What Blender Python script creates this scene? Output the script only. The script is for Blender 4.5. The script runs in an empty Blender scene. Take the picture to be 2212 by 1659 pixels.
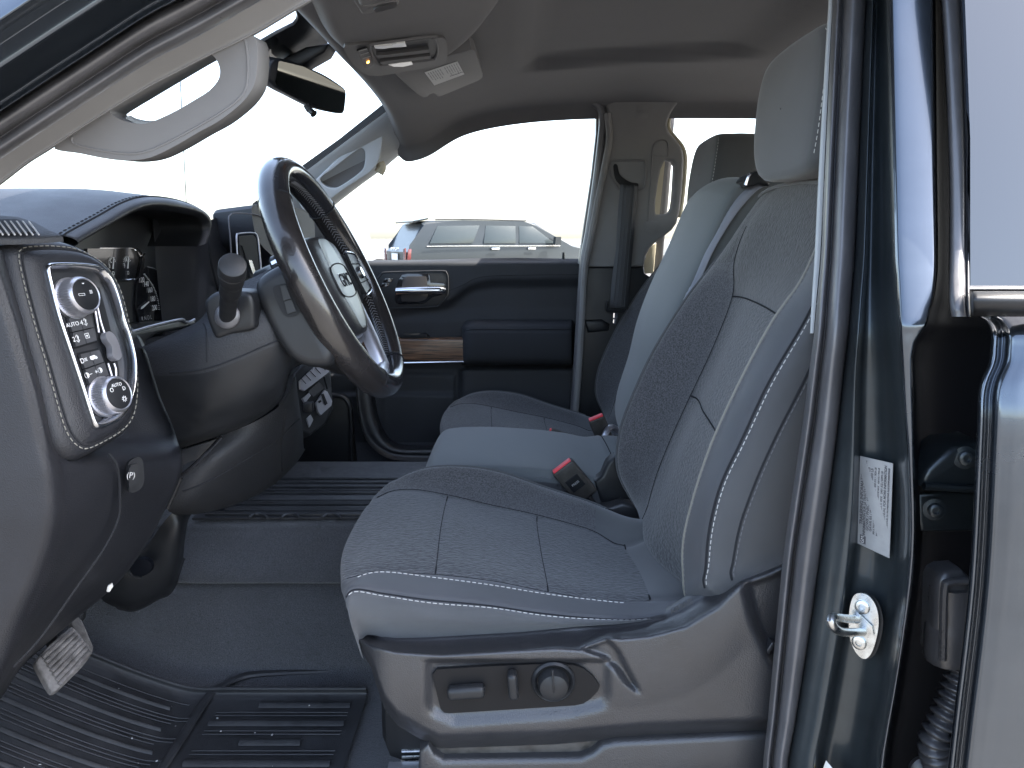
import bpy, bmesh, math, random
from mathutils import Vector, Matrix
random.seed(7)
SC = bpy.context.scene
COL = SC.collection
R = math.radians
# ------------------------------------------------------------------ camera model (used to survey points at their real depth)
F, CX, CY, PITCH, EYE = 1661.0, 1106.0, 829.5, R(10.7), 1.45
CS, SN = math.cos(PITCH), math.sin(PITCH)
E0 = Vector((0, 0, EYE))
def ray(u, v):
    a, b = (u - CX) / F, (CY - v) / F
    return Vector((a, CS + b * SN, -SN + b * CS))
def P(u, v, Y):
    d = ray(u, v); return E0 + d * (Y / d.y)
def PX(u, v, x):
    d = ray(u, v); return E0 + d * (x / d.x)
def PZ(u, v, z):
    d = ray(u, v); return E0 + d * ((z - EYE) / d.z)
def PN(u, v, p0, n):
    d = ray(u, v); return E0 + d * ((p0 - E0).dot(n) / d.dot(n))
def PL(lst): return [P(*t) for t in lst]

# ------------------------------------------------------------------ materials
MATS = {}
def mat(name, col, rough=0.5, metal=0.0, spec=0.5, coat=0.0, bump=None, var=None, emit=None, sheen=0.0, speck=None):
    m = bpy.data.materials.new(name); m.use_nodes = True
    nt = m.node_tree; b = nt.nodes['Principled BSDF']; L = nt.links.new
    c = (*col, 1)
    b.inputs['Base Color'].default_value = c
    b.inputs['Roughness'].default_value = rough
    b.inputs['Metallic'].default_value = metal
    b.inputs['Specular IOR Level'].default_value = spec
    b.inputs['Coat Weight'].default_value = coat
    b.inputs['Coat Roughness'].default_value = 0.04
    if sheen:
        b.inputs['Sheen Weight'].default_value = sheen
        b.inputs['Sheen Roughness'].default_value = 0.5
    if emit:
        b.inputs['Emission Color'].default_value = (*emit[0], 1); b.inputs['Emission Strength'].default_value = emit[1]
    tc = nt.nodes.new('ShaderNodeTexCoord')
    def mapped(scale):
        mp = nt.nodes.new('ShaderNodeMapping'); L(tc.outputs['Object'], mp.inputs['Vector'])
        mp.inputs['Scale'].default_value = scale if isinstance(scale, tuple) else (scale,) * 3
        return mp.outputs['Vector']
    if var:       # (scale, amount): slow mottling of colour and gloss (wear, dust)
        nz = nt.nodes.new('ShaderNodeTexNoise'); L(mapped(var[0]), nz.inputs['Vector'])
        nz.inputs['Scale'].default_value = 1; nz.inputs['Detail'].default_value = 6; nz.inputs['Roughness'].default_value = 0.65
        rp = nt.nodes.new('ShaderNodeMapRange'); L(nz.outputs['Fac'], rp.inputs['Value'])
        rp.inputs['From Min'].default_value = .3; rp.inputs['From Max'].default_value = .7
        rp.inputs['To Min'].default_value = 1 - var[1]; rp.inputs['To Max'].default_value = 1 + var[1]
        mx = nt.nodes.new('ShaderNodeVectorMath'); mx.operation = 'SCALE'
        mx.inputs[0].default_value = col; L(rp.outputs[0], mx.inputs['Scale'])
        last = mx.outputs[0]
        r2 = nt.nodes.new('ShaderNodeMapRange'); L(nz.outputs['Fac'], r2.inputs['Value'])
        r2.inputs['From Min'].default_value = .3; r2.inputs['From Max'].default_value = .7
        r2.inputs['To Min'].default_value = max(.02, rough - .12 * var[1] / .3); r2.inputs['To Max'].default_value = min(1, rough + .12 * var[1] / .3)
        L(r2.outputs[0], b.inputs['Roughness'])
        if speck:
            last = speck_node(nt, L, mapped, last, speck)
        L(last, b.inputs['Base Color'])
    elif speck:
        rgb = nt.nodes.new('ShaderNodeRGB'); rgb.outputs[0].default_value = c
        L(speck_node(nt, L, mapped, rgb.outputs[0], speck), b.inputs['Base Color'])
    if bump:
        kind, scale, strength, dist = bump
        if kind == 'leather':
            t = nt.nodes.new('ShaderNodeTexVoronoi'); t.feature = 'SMOOTH_F1'; L(mapped(scale), t.inputs['Vector']); t.inputs['Scale'].default_value = 1
            t.inputs['Randomness'].default_value = .9; out = t.outputs['Distance']
        elif kind == 'weave':
            t = nt.nodes.new('ShaderNodeTexWave'); t.bands_direction = 'DIAGONAL'; L(mapped(scale), t.inputs['Vector']); t.inputs['Scale'].default_value = 1
            t.inputs['Distortion'].default_value = .6; t.inputs['Detail'].default_value = 1; out = t.outputs['Fac']
        else:
            t = nt.nodes.new('ShaderNodeTexNoise'); L(mapped(scale), t.inputs['Vector']); t.inputs['Scale'].default_value = 1
            t.inputs['Detail'].default_value = 3; out = t.outputs['Fac']
        bp = nt.nodes.new('ShaderNodeBump'); bp.inputs['Strength'].default_value = strength; bp.inputs['Distance'].default_value = dist
        L(out, bp.inputs['Height']); L(bp.outputs['Normal'], b.inputs['Normal'])
    MATS[name] = m
    return m
def speck_node(nt, L, mapped, last, speck):     # (scale, lo, hi): fine thread contrast
    nz = nt.nodes.new('ShaderNodeTexNoise'); L(mapped(speck[0]), nz.inputs['Vector']); nz.inputs['Scale'].default_value = 1
    nz.inputs['Detail'].default_value = 2
    rp = nt.nodes.new('ShaderNodeMapRange'); L(nz.outputs['Fac'], rp.inputs['Value'])
    rp.inputs['From Min'].default_value = .35; rp.inputs['From Max'].default_value = .65
    rp.inputs['To Min'].default_value = speck[1]; rp.inputs['To Max'].default_value = speck[2]
    mx = nt.nodes.new('ShaderNodeVectorMath'); mx.operation = 'SCALE'
    L(last, mx.inputs[0]); L(rp.outputs[0], mx.inputs['Scale'])
    return mx.outputs[0]
def glass_mat(name, tint=(1, 1, 1), ior=1.45, rough=0.0):
    m = bpy.data.materials.new(name); m.use_nodes = True; nt = m.node_tree; nt.nodes.clear(); L = nt.links.new
    o = nt.nodes.new('ShaderNodeOutputMaterial'); mx = nt.nodes.new('ShaderNodeMixShader')
    tr = nt.nodes.new('ShaderNodeBsdfTransparent'); tr.inputs[0].default_value = (*tint, 1)
    gl = nt.nodes.new('ShaderNodeBsdfGlossy'); gl.inputs['Roughness'].default_value = rough
    fr = nt.nodes.new('ShaderNodeFresnel'); fr.inputs[0].default_value = ior
    ge = nt.nodes.new('ShaderNodeNewGeometry'); mr_ = nt.nodes.new('ShaderNodeMapRange')   # a thin sheet reflects alike from both sides
    mr_.inputs['To Min'].default_value = ior; mr_.inputs['To Max'].default_value = 1 / ior
    L(ge.outputs['Backfacing'], mr_.inputs['Value']); L(mr_.outputs[0], fr.inputs[0])
    L(fr.outputs[0], mx.inputs[0]); L(tr.outputs[0], mx.inputs[1]); L(gl.outputs[0], mx.inputs[2]); L(mx.outputs[0], o.inputs[0])
    MATS[name] = m; return m

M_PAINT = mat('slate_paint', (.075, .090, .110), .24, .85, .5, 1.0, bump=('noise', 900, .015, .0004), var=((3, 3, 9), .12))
M_PAINTJ = mat('shaded_slate_paint', (.045, .056, .064), .36, .6, .5, .35, var=((9, 9, 14), .2), bump=('noise', 500, .05, .0006))  # slate paint darkened to paint in the dark reflections of the jamb
M_RECESS = mat('recess_shade_black', (.006, .007, .010), .55, 0, .06)  # near-black that paints in the shade of the jamb gap and access hole
M_DOOR = mat('door_trim_black', (.030, .032, .037), .6, 0, .3, bump=('leather', 600, .35, .001), var=((6, 6, 6), .1))  # black lifted a little to paint in veiling glare
M_ARM = mat('arm_rest_vinyl', (.030, .032, .037), .8, 0, .2)
M_KEY = mat('switch_plastic', (.050, .051, .055), .45, 0, .5)
M_PODP = mat('pod_plastic', (.024, .025, .028), .4, 0, .5)
M_RUBBER = mat('seal_rubber', (.082, .081, .086), .36, 0, .8, 0, bump=('noise', 420, .12, .0008), var=((30, 30, 12), .22))
M_BLACK = mat('black_plastic', (.015, .016, .018), .42, 0, .35, bump=('noise', 700, .12, .0006), var=((18, 18, 18), .18))
M_PANEL = mat('switch_panel_black', (.008, .008, .009), .5, 0, .22)
M_DARK = mat('dark_void', (.008, .009, .011), .6, 0, .3)
M_LEATH = mat('dash_leather', (.017, .018, .022), .46, 0, .38, bump=('leather', 800, .4, .001), var=((10, 10, 10), .15))
M_LEATHF = mat('dash_soft_top', (.023, .024, .027), .58, 0, .35, bump=('leather', 500, .45, .0012), var=((10, 10, 10), .12))
M_SHIELD = mat('grained_plastic', (.028, .0285, .0315), .33, 0, .7, bump=('leather', 700, .4, .001), var=((14, 14, 14), .14))
M_LINER = mat('headliner_cloth', (.125, .123, .126), .95, 0, .15, bump=('weave', (900, 900, 900), .15, .0006), var=((6, 6, 6), .05), sheen=.15)
M_TRIM = mat('pillar_trim_cloth', (.20, .197, .195), .85, 0, .25, bump=('weave', (1100, 1100, 1100), .3, .0008), var=((8, 8, 8), .05))
M_TRIMB = mat('lit_trim_cloth', (.42, .44, .45), .8, 0, .3, var=((8, 8, 8), .05))  # trim cloth lightened to paint in flare and outside light
M_HANDLE = mat('handle_plastic', (.15, .148, .149), .6, 0, .4, bump=('noise', 600, .1, .0005), var=((12, 12, 12), .05))
M_TWILL = mat('seat_twill', (.072, .075, .080), .8, 0, .3, bump=('weave', (700, 300, 700), .5, .0012), var=((9, 9, 9), .12), sheen=.25)
M_BOLST = mat('seat_bolster', (.060, .063, .070), .55, 0, .45, bump=('weave', (800, 400, 800), .3, .0008), var=((9, 9, 9), .10), sheen=.15)
M_INSERT = mat('seat_insert', (.053, .056, .060), .85, 0, .25, bump=('noise', (110, 330, 300), .8, .003), speck=((110, 330, 300), .62, 1.3), var=((7, 7, 7), .1), sheen=.25)
M_INSERTB = mat('backrest_insert', (.046, .048, .052), .85, 0, .25, bump=('noise', (280, 100, 300), .8, .003), speck=((280, 100, 300), .75, 1.22), var=((7, 7, 7), .1), sheen=.25)
M_BUCKLE = mat('worn_buckle_plastic', (.045, .042, .038), .5, 0, .4, var=((60, 60, 60), .35))
M_SHOULD = mat('seat_shoulder', (.055, .055, .056), .88, 0, .25, bump=('noise', (330, 300, 110), .6, .0025), speck=((330, 300, 110), .68, 1.28), var=((7, 7, 7), .1), sheen=.25)
M_MELANGE = mat('seat_melange', (.072, .072, .077), .95, 0, .2, bump=('noise', 480, .5, .0016), speck=((420, 420, 420), .6, 1.42), sheen=.3)
M_PLAIN = mat('seat_plain', (.070, .073, .077), .85, 0, .3, bump=('noise', 900, .2, .0006), var=((8, 8, 8), .1), sheen=.3)
M_CENTRE = mat('centre_seat_vinyl', (.105, .116, .120), .72, 0, .35, bump=('noise', 900, .15, .0006), var=((7, 7, 7), .07), sheen=.2)
M_SEAM = mat('seam_dark', (.022, .023, .026), .9, 0, .1)  # dark grey for sewn lines, joints and emblem letters
M_STITCH = mat('pale_thread', (.48, .48, .47), .7, 0, .3)
M_EDGE = mat('crest_light_and_thread', (.21, .205, .18), .6, 0, .4)  # pale piping tone paints light on the bolster crest; also pod thread
M_STITCHD = mat('grey_thread', (.14, .14, .15), .7, 0, .3)
M_CHROME = mat('satin_chrome', (.72, .73, .75), .22, 1.0, .5, var=((40, 40, 40), .08))
M_BRIGHT = mat('bright_chrome', (.85, .85, .86), .09, 1.0, .5)
M_SILVER = mat('silver_plastic', (.50, .50, .54), .36, .85, .5, var=((30, 30, 30), .06))
M_ZINC = mat('zinc_steel', (.60, .62, .62), .3, 1.0, .5, bump=('noise', 300, .15, .0006), var=((90, 90, 90), .25))
M_GLOSS = mat('gloss_black', (.010, .010, .012), .12, 0, .5, .6)
M_RIM = mat('wheel_leather', (.019, .017, .017), .22, 0, .6, .5, bump=('leather', 700, .22, .0007), var=((16, 16, 16), .22))
M_RIMTOP = mat('wheel_smooth_leather', (.016, .016, .019), .2, 0, .6, .35, bump=('leather', 800, .1, .0004), var=((16, 16, 16), .2))
M_PAD = mat('airbag_cover', (.024, .024, .026), .34, 0, .5, bump=('leather', 700, .4, .001))
M_WOOD = None
M_CARPET = mat('floor_carpet', (.060, .063, .071), .98, 0, .1, bump=('noise', 500, .9, .003), speck=((620, 620, 620), .65, 1.35), var=((12, 12, 12), .08), sheen=.3)
M_MAT = mat('rubber_mat', (.024, .025, .028), .5, 0, .45, bump=('noise', 420, .3, .0012), var=((25, 25, 25), .35))
M_PEDAL = mat('worn_pedal_rubber', (.13, .125, .125), .6, 0, .4, bump=('noise', 220, .6, .002), var=((60, 60, 60), .6))
M_BELT = mat('belt_webbing', (.060, .062, .068), .55, 0, .45, bump=('weave', (900, 900, 200), .4, .0008))
M_BELTL = mat('belt_webbing_sheen', (.19, .20, .235), .38, 0, .6, bump=('weave', (900, 900, 300), .3, .0006))  # reflected sky is painted into this lighter webbing colour
M_RED = mat('red_button', (.75, .055, .07), .4, 0, .5)
M_WHITE = mat('white_print', (.78, .78, .78), .6, 0, .4)
M_GREYP = mat('grey_print', (.38, .38, .38), .6, 0, .4)
M_DIAL = mat('dial_print', (.8, .8, .78), .6, 0, .4)
M_REDP = mat('red_print', (.55, .05, .05), .5)
M_PAPER = mat('sticker_foil', (.34, .35, .36), .45, .1, .5, var=((60, 60, 60), .08))
M_PAPERW = mat('white_sticker', (.72, .72, .70), .6, 0, .4)
M_INK = mat('sticker_ink', (.09, .09, .10), .7)
M_YELLOW = mat('sticker_yellow', (.80, .48, .03), .5)
M_MIRROR = mat('mirror_silver', (.13, .13, .115), .02, 1.0, .5)
M_LENS = mat('lamp_lens', (.85, .85, .83), .15, 0, .6, .5)
M_LED = mat('amber_led', (.9, .35, .05), .4, 0, .5, emit=((1, .38, .06), 2.2))
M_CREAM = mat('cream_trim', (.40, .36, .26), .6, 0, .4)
M_GLASS = glass_mat('window_glass', (.96, .97, .96))
M_TINT = glass_mat('tinted_glass', (.035, .04, .045), 2.1)
M_SCREEN = glass_mat('cluster_lens', (.86, .87, .9), 1.5)
M_SUV = mat('dark_suv_paint', (.016, .020, .023), .35, .1, .4, .2)
M_SUVG = mat('suv_glass', (.028, .036, .039), .45, 0, .10, .5)
M_CARW = mat('white_car_paint', (.75, .75, .74), .35, 0, .5, .8)
M_CARS = mat('grey_car_paint', (.20, .21, .22), .35, .4, .5, .8)
M_TAIL = mat('tail_lamp', (.10, .012, .012), .2, 0, .6, .6)
M_TYRE = mat('tyre', (.02, .02, .02), .8)

def wood():
    m = mat('wood_grain', (.03, .02, .015), .33, 0, .5, .25)
    nt = m.node_tree; L = nt.links.new; b = nt.nodes['Principled BSDF']
    tc = nt.nodes.new('ShaderNodeTexCoord'); mp = nt.nodes.new('ShaderNodeMapping'); mp.inputs['Scale'].default_value = (14, 60, 420)
    L(tc.outputs['Object'], mp.inputs['Vector'])
    nz = nt.nodes.new('ShaderNodeTexNoise'); nz.inputs['Scale'].default_value = 1; nz.inputs['Detail'].default_value = 5; L(mp.outputs[0], nz.inputs['Vector'])
    cr = nt.nodes.new('ShaderNodeValToRGB'); L(nz.outputs['Fac'], cr.inputs[0])
    e = cr.color_ramp.elements
    e[0].position = .36; e[0].color = (.012, .008, .007, 1); e[1].position = .64; e[1].color = (.22, .115, .065, 1)
    L(cr.outputs[0], b.inputs['Base Color'])
    return m
M_WOOD = wood()

# ------------------------------------------------------------------ object helpers
def put(o, parent=None):
    COL.objects.link(o)
    if parent is not None:
        o.parent = parent
        if parent.get('_loc') is not None:
            o.matrix_parent_inverse = Matrix.Translation(Vector(parent['_loc'])).inverted()
    return o
def thing(name, label, cat, loc, group=None):
    o = bpy.data.objects.new(name, None); COL.objects.link(o); o.location = loc; o.empty_display_size = .05
    o['_loc'] = list(loc); o['label'] = label; o['category'] = cat
    if group: o['group'] = group
    return o
def tag(o, label, cat, group=None):
    o['label'] = label; o['category'] = cat
    if group: o['group'] = group
    return o
def mesh_obj(name, bm, mats, parent=None, smooth=True, angle=40):
    bmesh.ops.recalc_face_normals(bm, faces=bm.faces) if smooth != 'keep' else None
    me = bpy.data.meshes.new(name); bm.to_mesh(me); bm.free()
    for m in (mats if isinstance(mats, (list, tuple)) else [mats]): me.materials.append(m)
    if smooth:
        for p in me.polygons: p.use_smooth = True
        if angle: me.set_sharp_from_angle(angle=R(angle))
    o = bpy.data.objects.new(name, me)
    return put(o, parent)
def crv(p0, p1, p2, p3, t):
    return .5 * ((2 * p1) + (p2 - p0) * t + (2 * p0 - 5 * p1 + 4 * p2 - p3) * t * t + (3 * p1 - p0 - 3 * p2 + p3) * t ** 3)
def cr_eval(pts, s, closed=False):
    n = len(pts)
    if closed:
        i = int(math.floor(s)) % n; t = s - math.floor(s)
        return crv(pts[(i - 1) % n], pts[i], pts[(i + 1) % n], pts[(i + 2) % n], t)
    s = min(max(s, 0), n - 1); i = min(int(s), n - 2); t = s - i
    a = pts[i - 1] if i > 0 else 2 * pts[0] - pts[1]
    d = pts[i + 2] if i + 2 < n else 2 * pts[-1] - pts[-2]
    return crv(a, pts[i], pts[i + 1], d, t)
def spl(pts, n, closed=False, even=True):
    pts = [Vector(p) for p in pts]
    m = len(pts) * 16
    top = len(pts) if closed else len(pts) - 1
    fine = [cr_eval(pts, top * k / m, closed) for k in range(m + 1)]
    if not even: return [cr_eval(pts, top * k / (n - (0 if closed else 1)), closed) for k in range(n)]
    ac = [0]
    for a, b in zip(fine, fine[1:]): ac.append(ac[-1] + (b - a).length)
    out = []; j = 0
    cnt = n if closed else n - 1
    for k in range(n):
        d = ac[-1] * k / cnt
        while j < m - 1 and ac[j + 1] < d: j += 1
        f = (d - ac[j]) / max(1e-9, ac[j + 1] - ac[j])
        out.append(fine[j].lerp(fine[j + 1], min(1, f)))
    return out
class Surf:
    """smooth patch through a grid of surveyed points"""
    def __init__(s, rows): s.r = [[Vector(p) for p in r] for r in rows]; s.n = len(rows); s.m = len(rows[0])
    def at(s, a, b): return cr_eval([cr_eval(r, b) for r in s.r], a)
    def nrm(s, a, b):
        e = .02
        du = s.at(a + e, b) - s.at(a - e, b); dv = s.at(a, b + e) - s.at(a, b - e)
        n = du.cross(dv); return n.normalized() if n.length > 1e-12 else Vector((0, 0, 1))
    def grid(s, ka, kb):
        na, nb = (s.n - 1) * ka + 1, (s.m - 1) * kb + 1
        cols = [[cr_eval(r, j / kb) for j in range(nb)] for r in s.r]
        return [[cr_eval([c[j] for c in cols], i / ka) for j in range(nb)] for i in range(na)]
def patch(name, rows, mats, parent=None, ka=5, kb=5, matfn=None, thick=0, disp=None, angle=50):
    S = Surf(rows); G = S.grid(ka, kb); bm = bmesh.new()
    if disp:
        G = [[p + disp(p, i / ka, j / kb) for j, p in enumerate(r)] for i, r in enumerate(G)]
    V = [[bm.verts.new(p) for p in r] for r in G]
    for i in range(len(V) - 1):
        for j in range(len(V[0]) - 1):
            f = bm.faces.new((V[i][j], V[i][j + 1], V[i + 1][j + 1], V[i + 1][j]))
            if matfn: f.material_index = matfn((i + .5) / ka, (j + .5) / kb)
    o = mesh_obj(name, bm, mats, parent, 'keep' if False else True, angle)
    if thick:
        md = o.modifiers.new('thickness', 'SOLIDIFY'); md.thickness = thick; md.offset = -1
    return o, S
def tube(name, pts, r, m, parent=None, seg=8, closed=False, n=None, flat=None, smooth_path=True, bm=None, cap=True):
    """round (or flattened: flat=(axis, factor)) bar along a path"""
    pts = [Vector(p) for p in pts]
    if smooth_path: pts = spl(pts, n or max(8, len(pts) * 6), closed)
    own = bm is None
    if own: bm = bmesh.new()
    N = len(pts); rings = []
    T = [(pts[(i + 1) % N] - pts[i - 1]) if closed else (pts[min(i + 1, N - 1)] - pts[max(i - 1, 0)]) for i in range(N)]
    T = [t.normalized() for t in T]
    up = flat[0].normalized() if flat else (Vector((0, 0, 1)) if abs(T[0].z) < .9 else Vector((1, 0, 0)))
    x = (up - T[0] * up.dot(T[0])).normalized()
    for i in range(N):
        if flat: x = (up - T[i] * up.dot(T[i])).normalized()
        else: x = (x - T[i] * x.dot(T[i])).normalized()
        y = T[i].cross(x)
        rr = r[i * (len(r) - 1) // max(1, N - 1)] if isinstance(r, (list, tuple)) else r
        fx = flat[1] if flat else 1
        rings.append([bm.verts.new(pts[i] + x * (rr * fx * math.cos(2 * math.pi * k / seg)) + y * (rr * math.sin(2 * math.pi * k / seg))) for k in range(seg)])
    for i in range(N if closed else N - 1):
        a, b = rings[i], rings[(i + 1) % N]
        for k in range(seg): bm.faces.new((a[k], a[(k + 1) % seg], b[(k + 1) % seg], b[k]))
    if not closed and cap:
        bm.faces.new(rings[0][::-1]); bm.faces.new(rings[-1])
    if own: return mesh_obj(name, bm, m, parent)
def slab_bm(bm, outline, ext, bevel=0, segs=2, holes=(), mi=0):
    loops = [[Vector(p) for p in outline]] + [[Vector(p) for p in h] for h in holes]
    ext = Vector(ext)
    tmp = bmesh.new(); edges = []
    for lp in loops:
        vs = [tmp.verts.new(p) for p in lp]
        for i in range(len(vs)): edges.append(tmp.edges.new((vs[i], vs[(i + 1) % len(vs)])))
    if len(loops) == 1: tmp.faces.new(tmp.verts[:])
    else: bmesh.ops.triangle_fill(tmp, use_beauty=True, use_dissolve=False, edges=edges)
    base = tmp.faces[:]
    rim = [e for e in tmp.edges if len(e.link_faces) == 1]
    g = bmesh.ops.extrude_face_region(tmp, geom=base)
    mv = [v for v in g['geom'] if isinstance(v, bmesh.types.BMVert)]
    bmesh.ops.translate(tmp, vec=ext, verts=mv)
    bmesh.ops.recalc_face_normals(tmp, faces=tmp.faces)
    if bevel:
        ed = [e for e in rim if e.is_valid]
        try: bmesh.ops.bevel(tmp, geom=ed, offset=bevel, segments=segs, profile=.5, affect='EDGES', clamp_overlap=True)
        except Exception as ex: print('bevel', ex)
    for f in tmp.faces: f.material_index = mi
    me = bpy.data.meshes.new('t'); tmp.to_mesh(me); tmp.free(); bm.from_mesh(me); bpy.data.meshes.remove(me)
def slab(name, outline, ext, m, parent=None, bevel=0, segs=2, holes=(), angle=35):
    bm = bmesh.new(); slab_bm(bm, outline, ext, bevel, segs, holes)
    return mesh_obj(name, bm, m, parent, True, angle)
def rbox_bm(bm, c, size, bevel=.003, segs=2, rot=None, mi=0):
    t = bmesh.new(); bmesh.ops.create_cube(t, size=1)
    bmesh.ops.scale(t, vec=Vector(size), verts=t.verts)
    if bevel: bmesh.ops.bevel(t, geom=t.edges[:], offset=bevel, segments=segs, profile=.5, affect='EDGES', clamp_overlap=True)
    mx = Matrix.Translation(Vector(c)) @ (rot.to_4x4() if rot else Matrix())
    bmesh.ops.transform(t, matrix=mx, verts=t.verts)
    for f in t.faces: f.material_index = mi
    me = bpy.data.meshes.new('t'); t.to_mesh(me); t.free(); bm.from_mesh(me); bpy.data.meshes.remove(me)
def rbox(name, c, size, m, parent=None, bevel=.003, segs=2, rot=None):
    bm = bmesh.new(); rbox_bm(bm, c, size, bevel, segs, rot); return mesh_obj(name, bm, m, parent, True, 35)
def axes(n, up=Vector((0, 0, 1))):
    n = Vector(n).normalized(); x = up.cross(n).normalized(); y = n.cross(x); return x, y, n
def lathe(name, o, n, prof, m, parent=None, seg=40, ribs=None, bm=None, matfn=None, up=Vector((0, 0, 1))):
    own = bm is None
    if own: bm = bmesh.new()
    x, y, n = axes(n, up); o = Vector(o); rings = []
    for r, h in prof:
        ring = []
        for k in range(seg):
            a = 2 * math.pi * k / seg
            rr = r * (1 + (ribs[2] if ribs and ribs[0] <= h <= ribs[1] and k % 2 else 0))
            ring.append(bm.verts.new(o + n * h + x * rr * math.cos(a) + y * rr * math.sin(a)))
        rings.append(ring)
    for i, (a, b) in enumerate(zip(rings, rings[1:])):
        for k in range(seg):
            f = bm.faces.new((a[k], a[(k + 1) % seg], b[(k + 1) % seg], b[k]))
            if matfn: f.material_index = matfn(i)
    f = bm.faces.new(rings[-1]);
    if matfn: f.material_index = matfn(len(rings))
    bm.faces.new(rings[0][::-1])
    if own: return mesh_obj(name, bm, m, parent, True, 40)
def dashes(name, pts, m, parent, normal=None, length=.0045, gap=.003, w=.00055, h=.0006, lift=.0006, nfn=None):
    pts = [Vector(p) for p in pts]
    L = sum((b - a).length for a, b in zip(pts, pts[1:]))
    n = max(2, int(L / (length + gap)))
    q = spl(pts, n * 3 + 1); bm = bmesh.new()
    for k in range(n):
        a, b = q[3 * k], q[3 * k + 2]
        d = (b - a); 
        if d.length < 1e-6: continue
        nn = nfn(k / n) if nfn else Vector(normal)
        s = d.cross(nn).normalized() * w; nn = nn.normalized()
        c = (a + b) / 2 + nn * (lift + h)
        A, B = a + nn * lift, b + nn * lift
        t1, t2 = a.lerp(b, .2) + nn * (lift + h), a.lerp(b, .8) + nn * (lift + h)
        v = [bm.verts.new(p) for p in (A - s, A + s, B + s, B - s, t1 - s * .6, t1 + s * .6, t2 + s * .6, t2 - s * .6)]
        for f in ((0, 1, 5, 4), (1, 2, 6, 5), (2, 3, 7, 6), (3, 0, 4, 7), (4, 5, 6, 7)): bm.faces.new([v[i] for i in f])
    return mesh_obj(name, bm, m, parent)
def lettering(name, lines, o, x, y, size, m, parent, ext=.0002, align='CENTER', spacing=1.0, bold=0.0):
    """flat raised print: lines = text; o = anchor, x,y = reading and up directions"""
    cu = bpy.data.curves.new(name, 'FONT'); cu.body = lines; cu.size = size; cu.align_x = align; cu.align_y = 'CENTER'
    cu.extrude = ext; cu.offset = bold; cu.space_line = spacing; cu.resolution_u = 3
    ob = bpy.data.objects.new(name + '_curve', cu); COL.objects.link(ob)
    dg = bpy.context.evaluated_depsgraph_get()
    me = bpy.data.meshes.new_from_object(ob.evaluated_get(dg))
    bpy.data.objects.remove(ob); bpy.data.curves.remove(cu)
    x = Vector(x).normalized(); y = Vector(y); y = (y - x * y.dot(x)).normalized(); z = x.cross(y)
    mx = Matrix((x, y, z)).transposed().to_4x4(); mx.translation = Vector(o)
    me.transform(mx); me.materials.clear(); me.materials.append(m); me.name = name
    return put(bpy.data.objects.new(name, me), parent)
def interp(keys, vals, v):
    if v <= keys[0]: i = 0
    elif v >= keys[-1]: i = len(keys) - 2
    else: i = max(k for k in range(len(keys) - 1) if keys[k] <= v)
    t = (v - keys[i]) / (keys[i + 1] - keys[i]); return vals[i] + (vals[i + 1] - vals[i]) * t
def smooth01(t): t = min(1, max(0, t)); return t * t * (3 - 2 * t)
# ================================================================== SEATS
def xof(lst, Y):
    q = sorted([(P(u, v, Y)) for u, v in lst], key=lambda p: p.z)
    zs = [p.z for p in q]; xs = [p.x for p in q]
    return lambda z: interp(zs, xs, z)
BK = dict(
 c7=[(1676,391),(1663,401),(1629,438),(1596,490),(1579,527),(1534,580),(1485,644),(1455,689),(1423,740),(1401,788),(1371,850),(1346,912),(1335,961),(1335,1011),(1347,1048),(1369,1085),(1393,1115)],
 c6=[(1672,400),(1640,440),(1600,500),(1582,547),(1584,602),(1577,652),(1542,741),(1520,780),(1485,862),(1445,949),(1416,1023),(1396,1093)],
 c5=[(1730,405),(1700,470),(1672,560),(1630,662),(1585,760),(1524,888),(1480,985),(1442,1105)],
 c3=[(1820,400),(1790,480),(1753,577),(1721,622),(1681,674),(1649,736),(1621,790),(1584,855),(1558,912),(1530,983),(1510,1043),(1486,1122),(1479,1165),(1477,1239),(1482,1267)],
 c2=[(1840,470),(1800,560),(1743,686),(1723,721),(1668,812),(1616,924),(1579,998),(1557,1048),(1535,1122),(1526,1199),(1523,1250)],
 c1=[(1880,500),(1830,620),(1740,817),(1696,899),(1659,981),(1624,1060),(1604,1120),(1587,1165),(1582,1239)])
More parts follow.
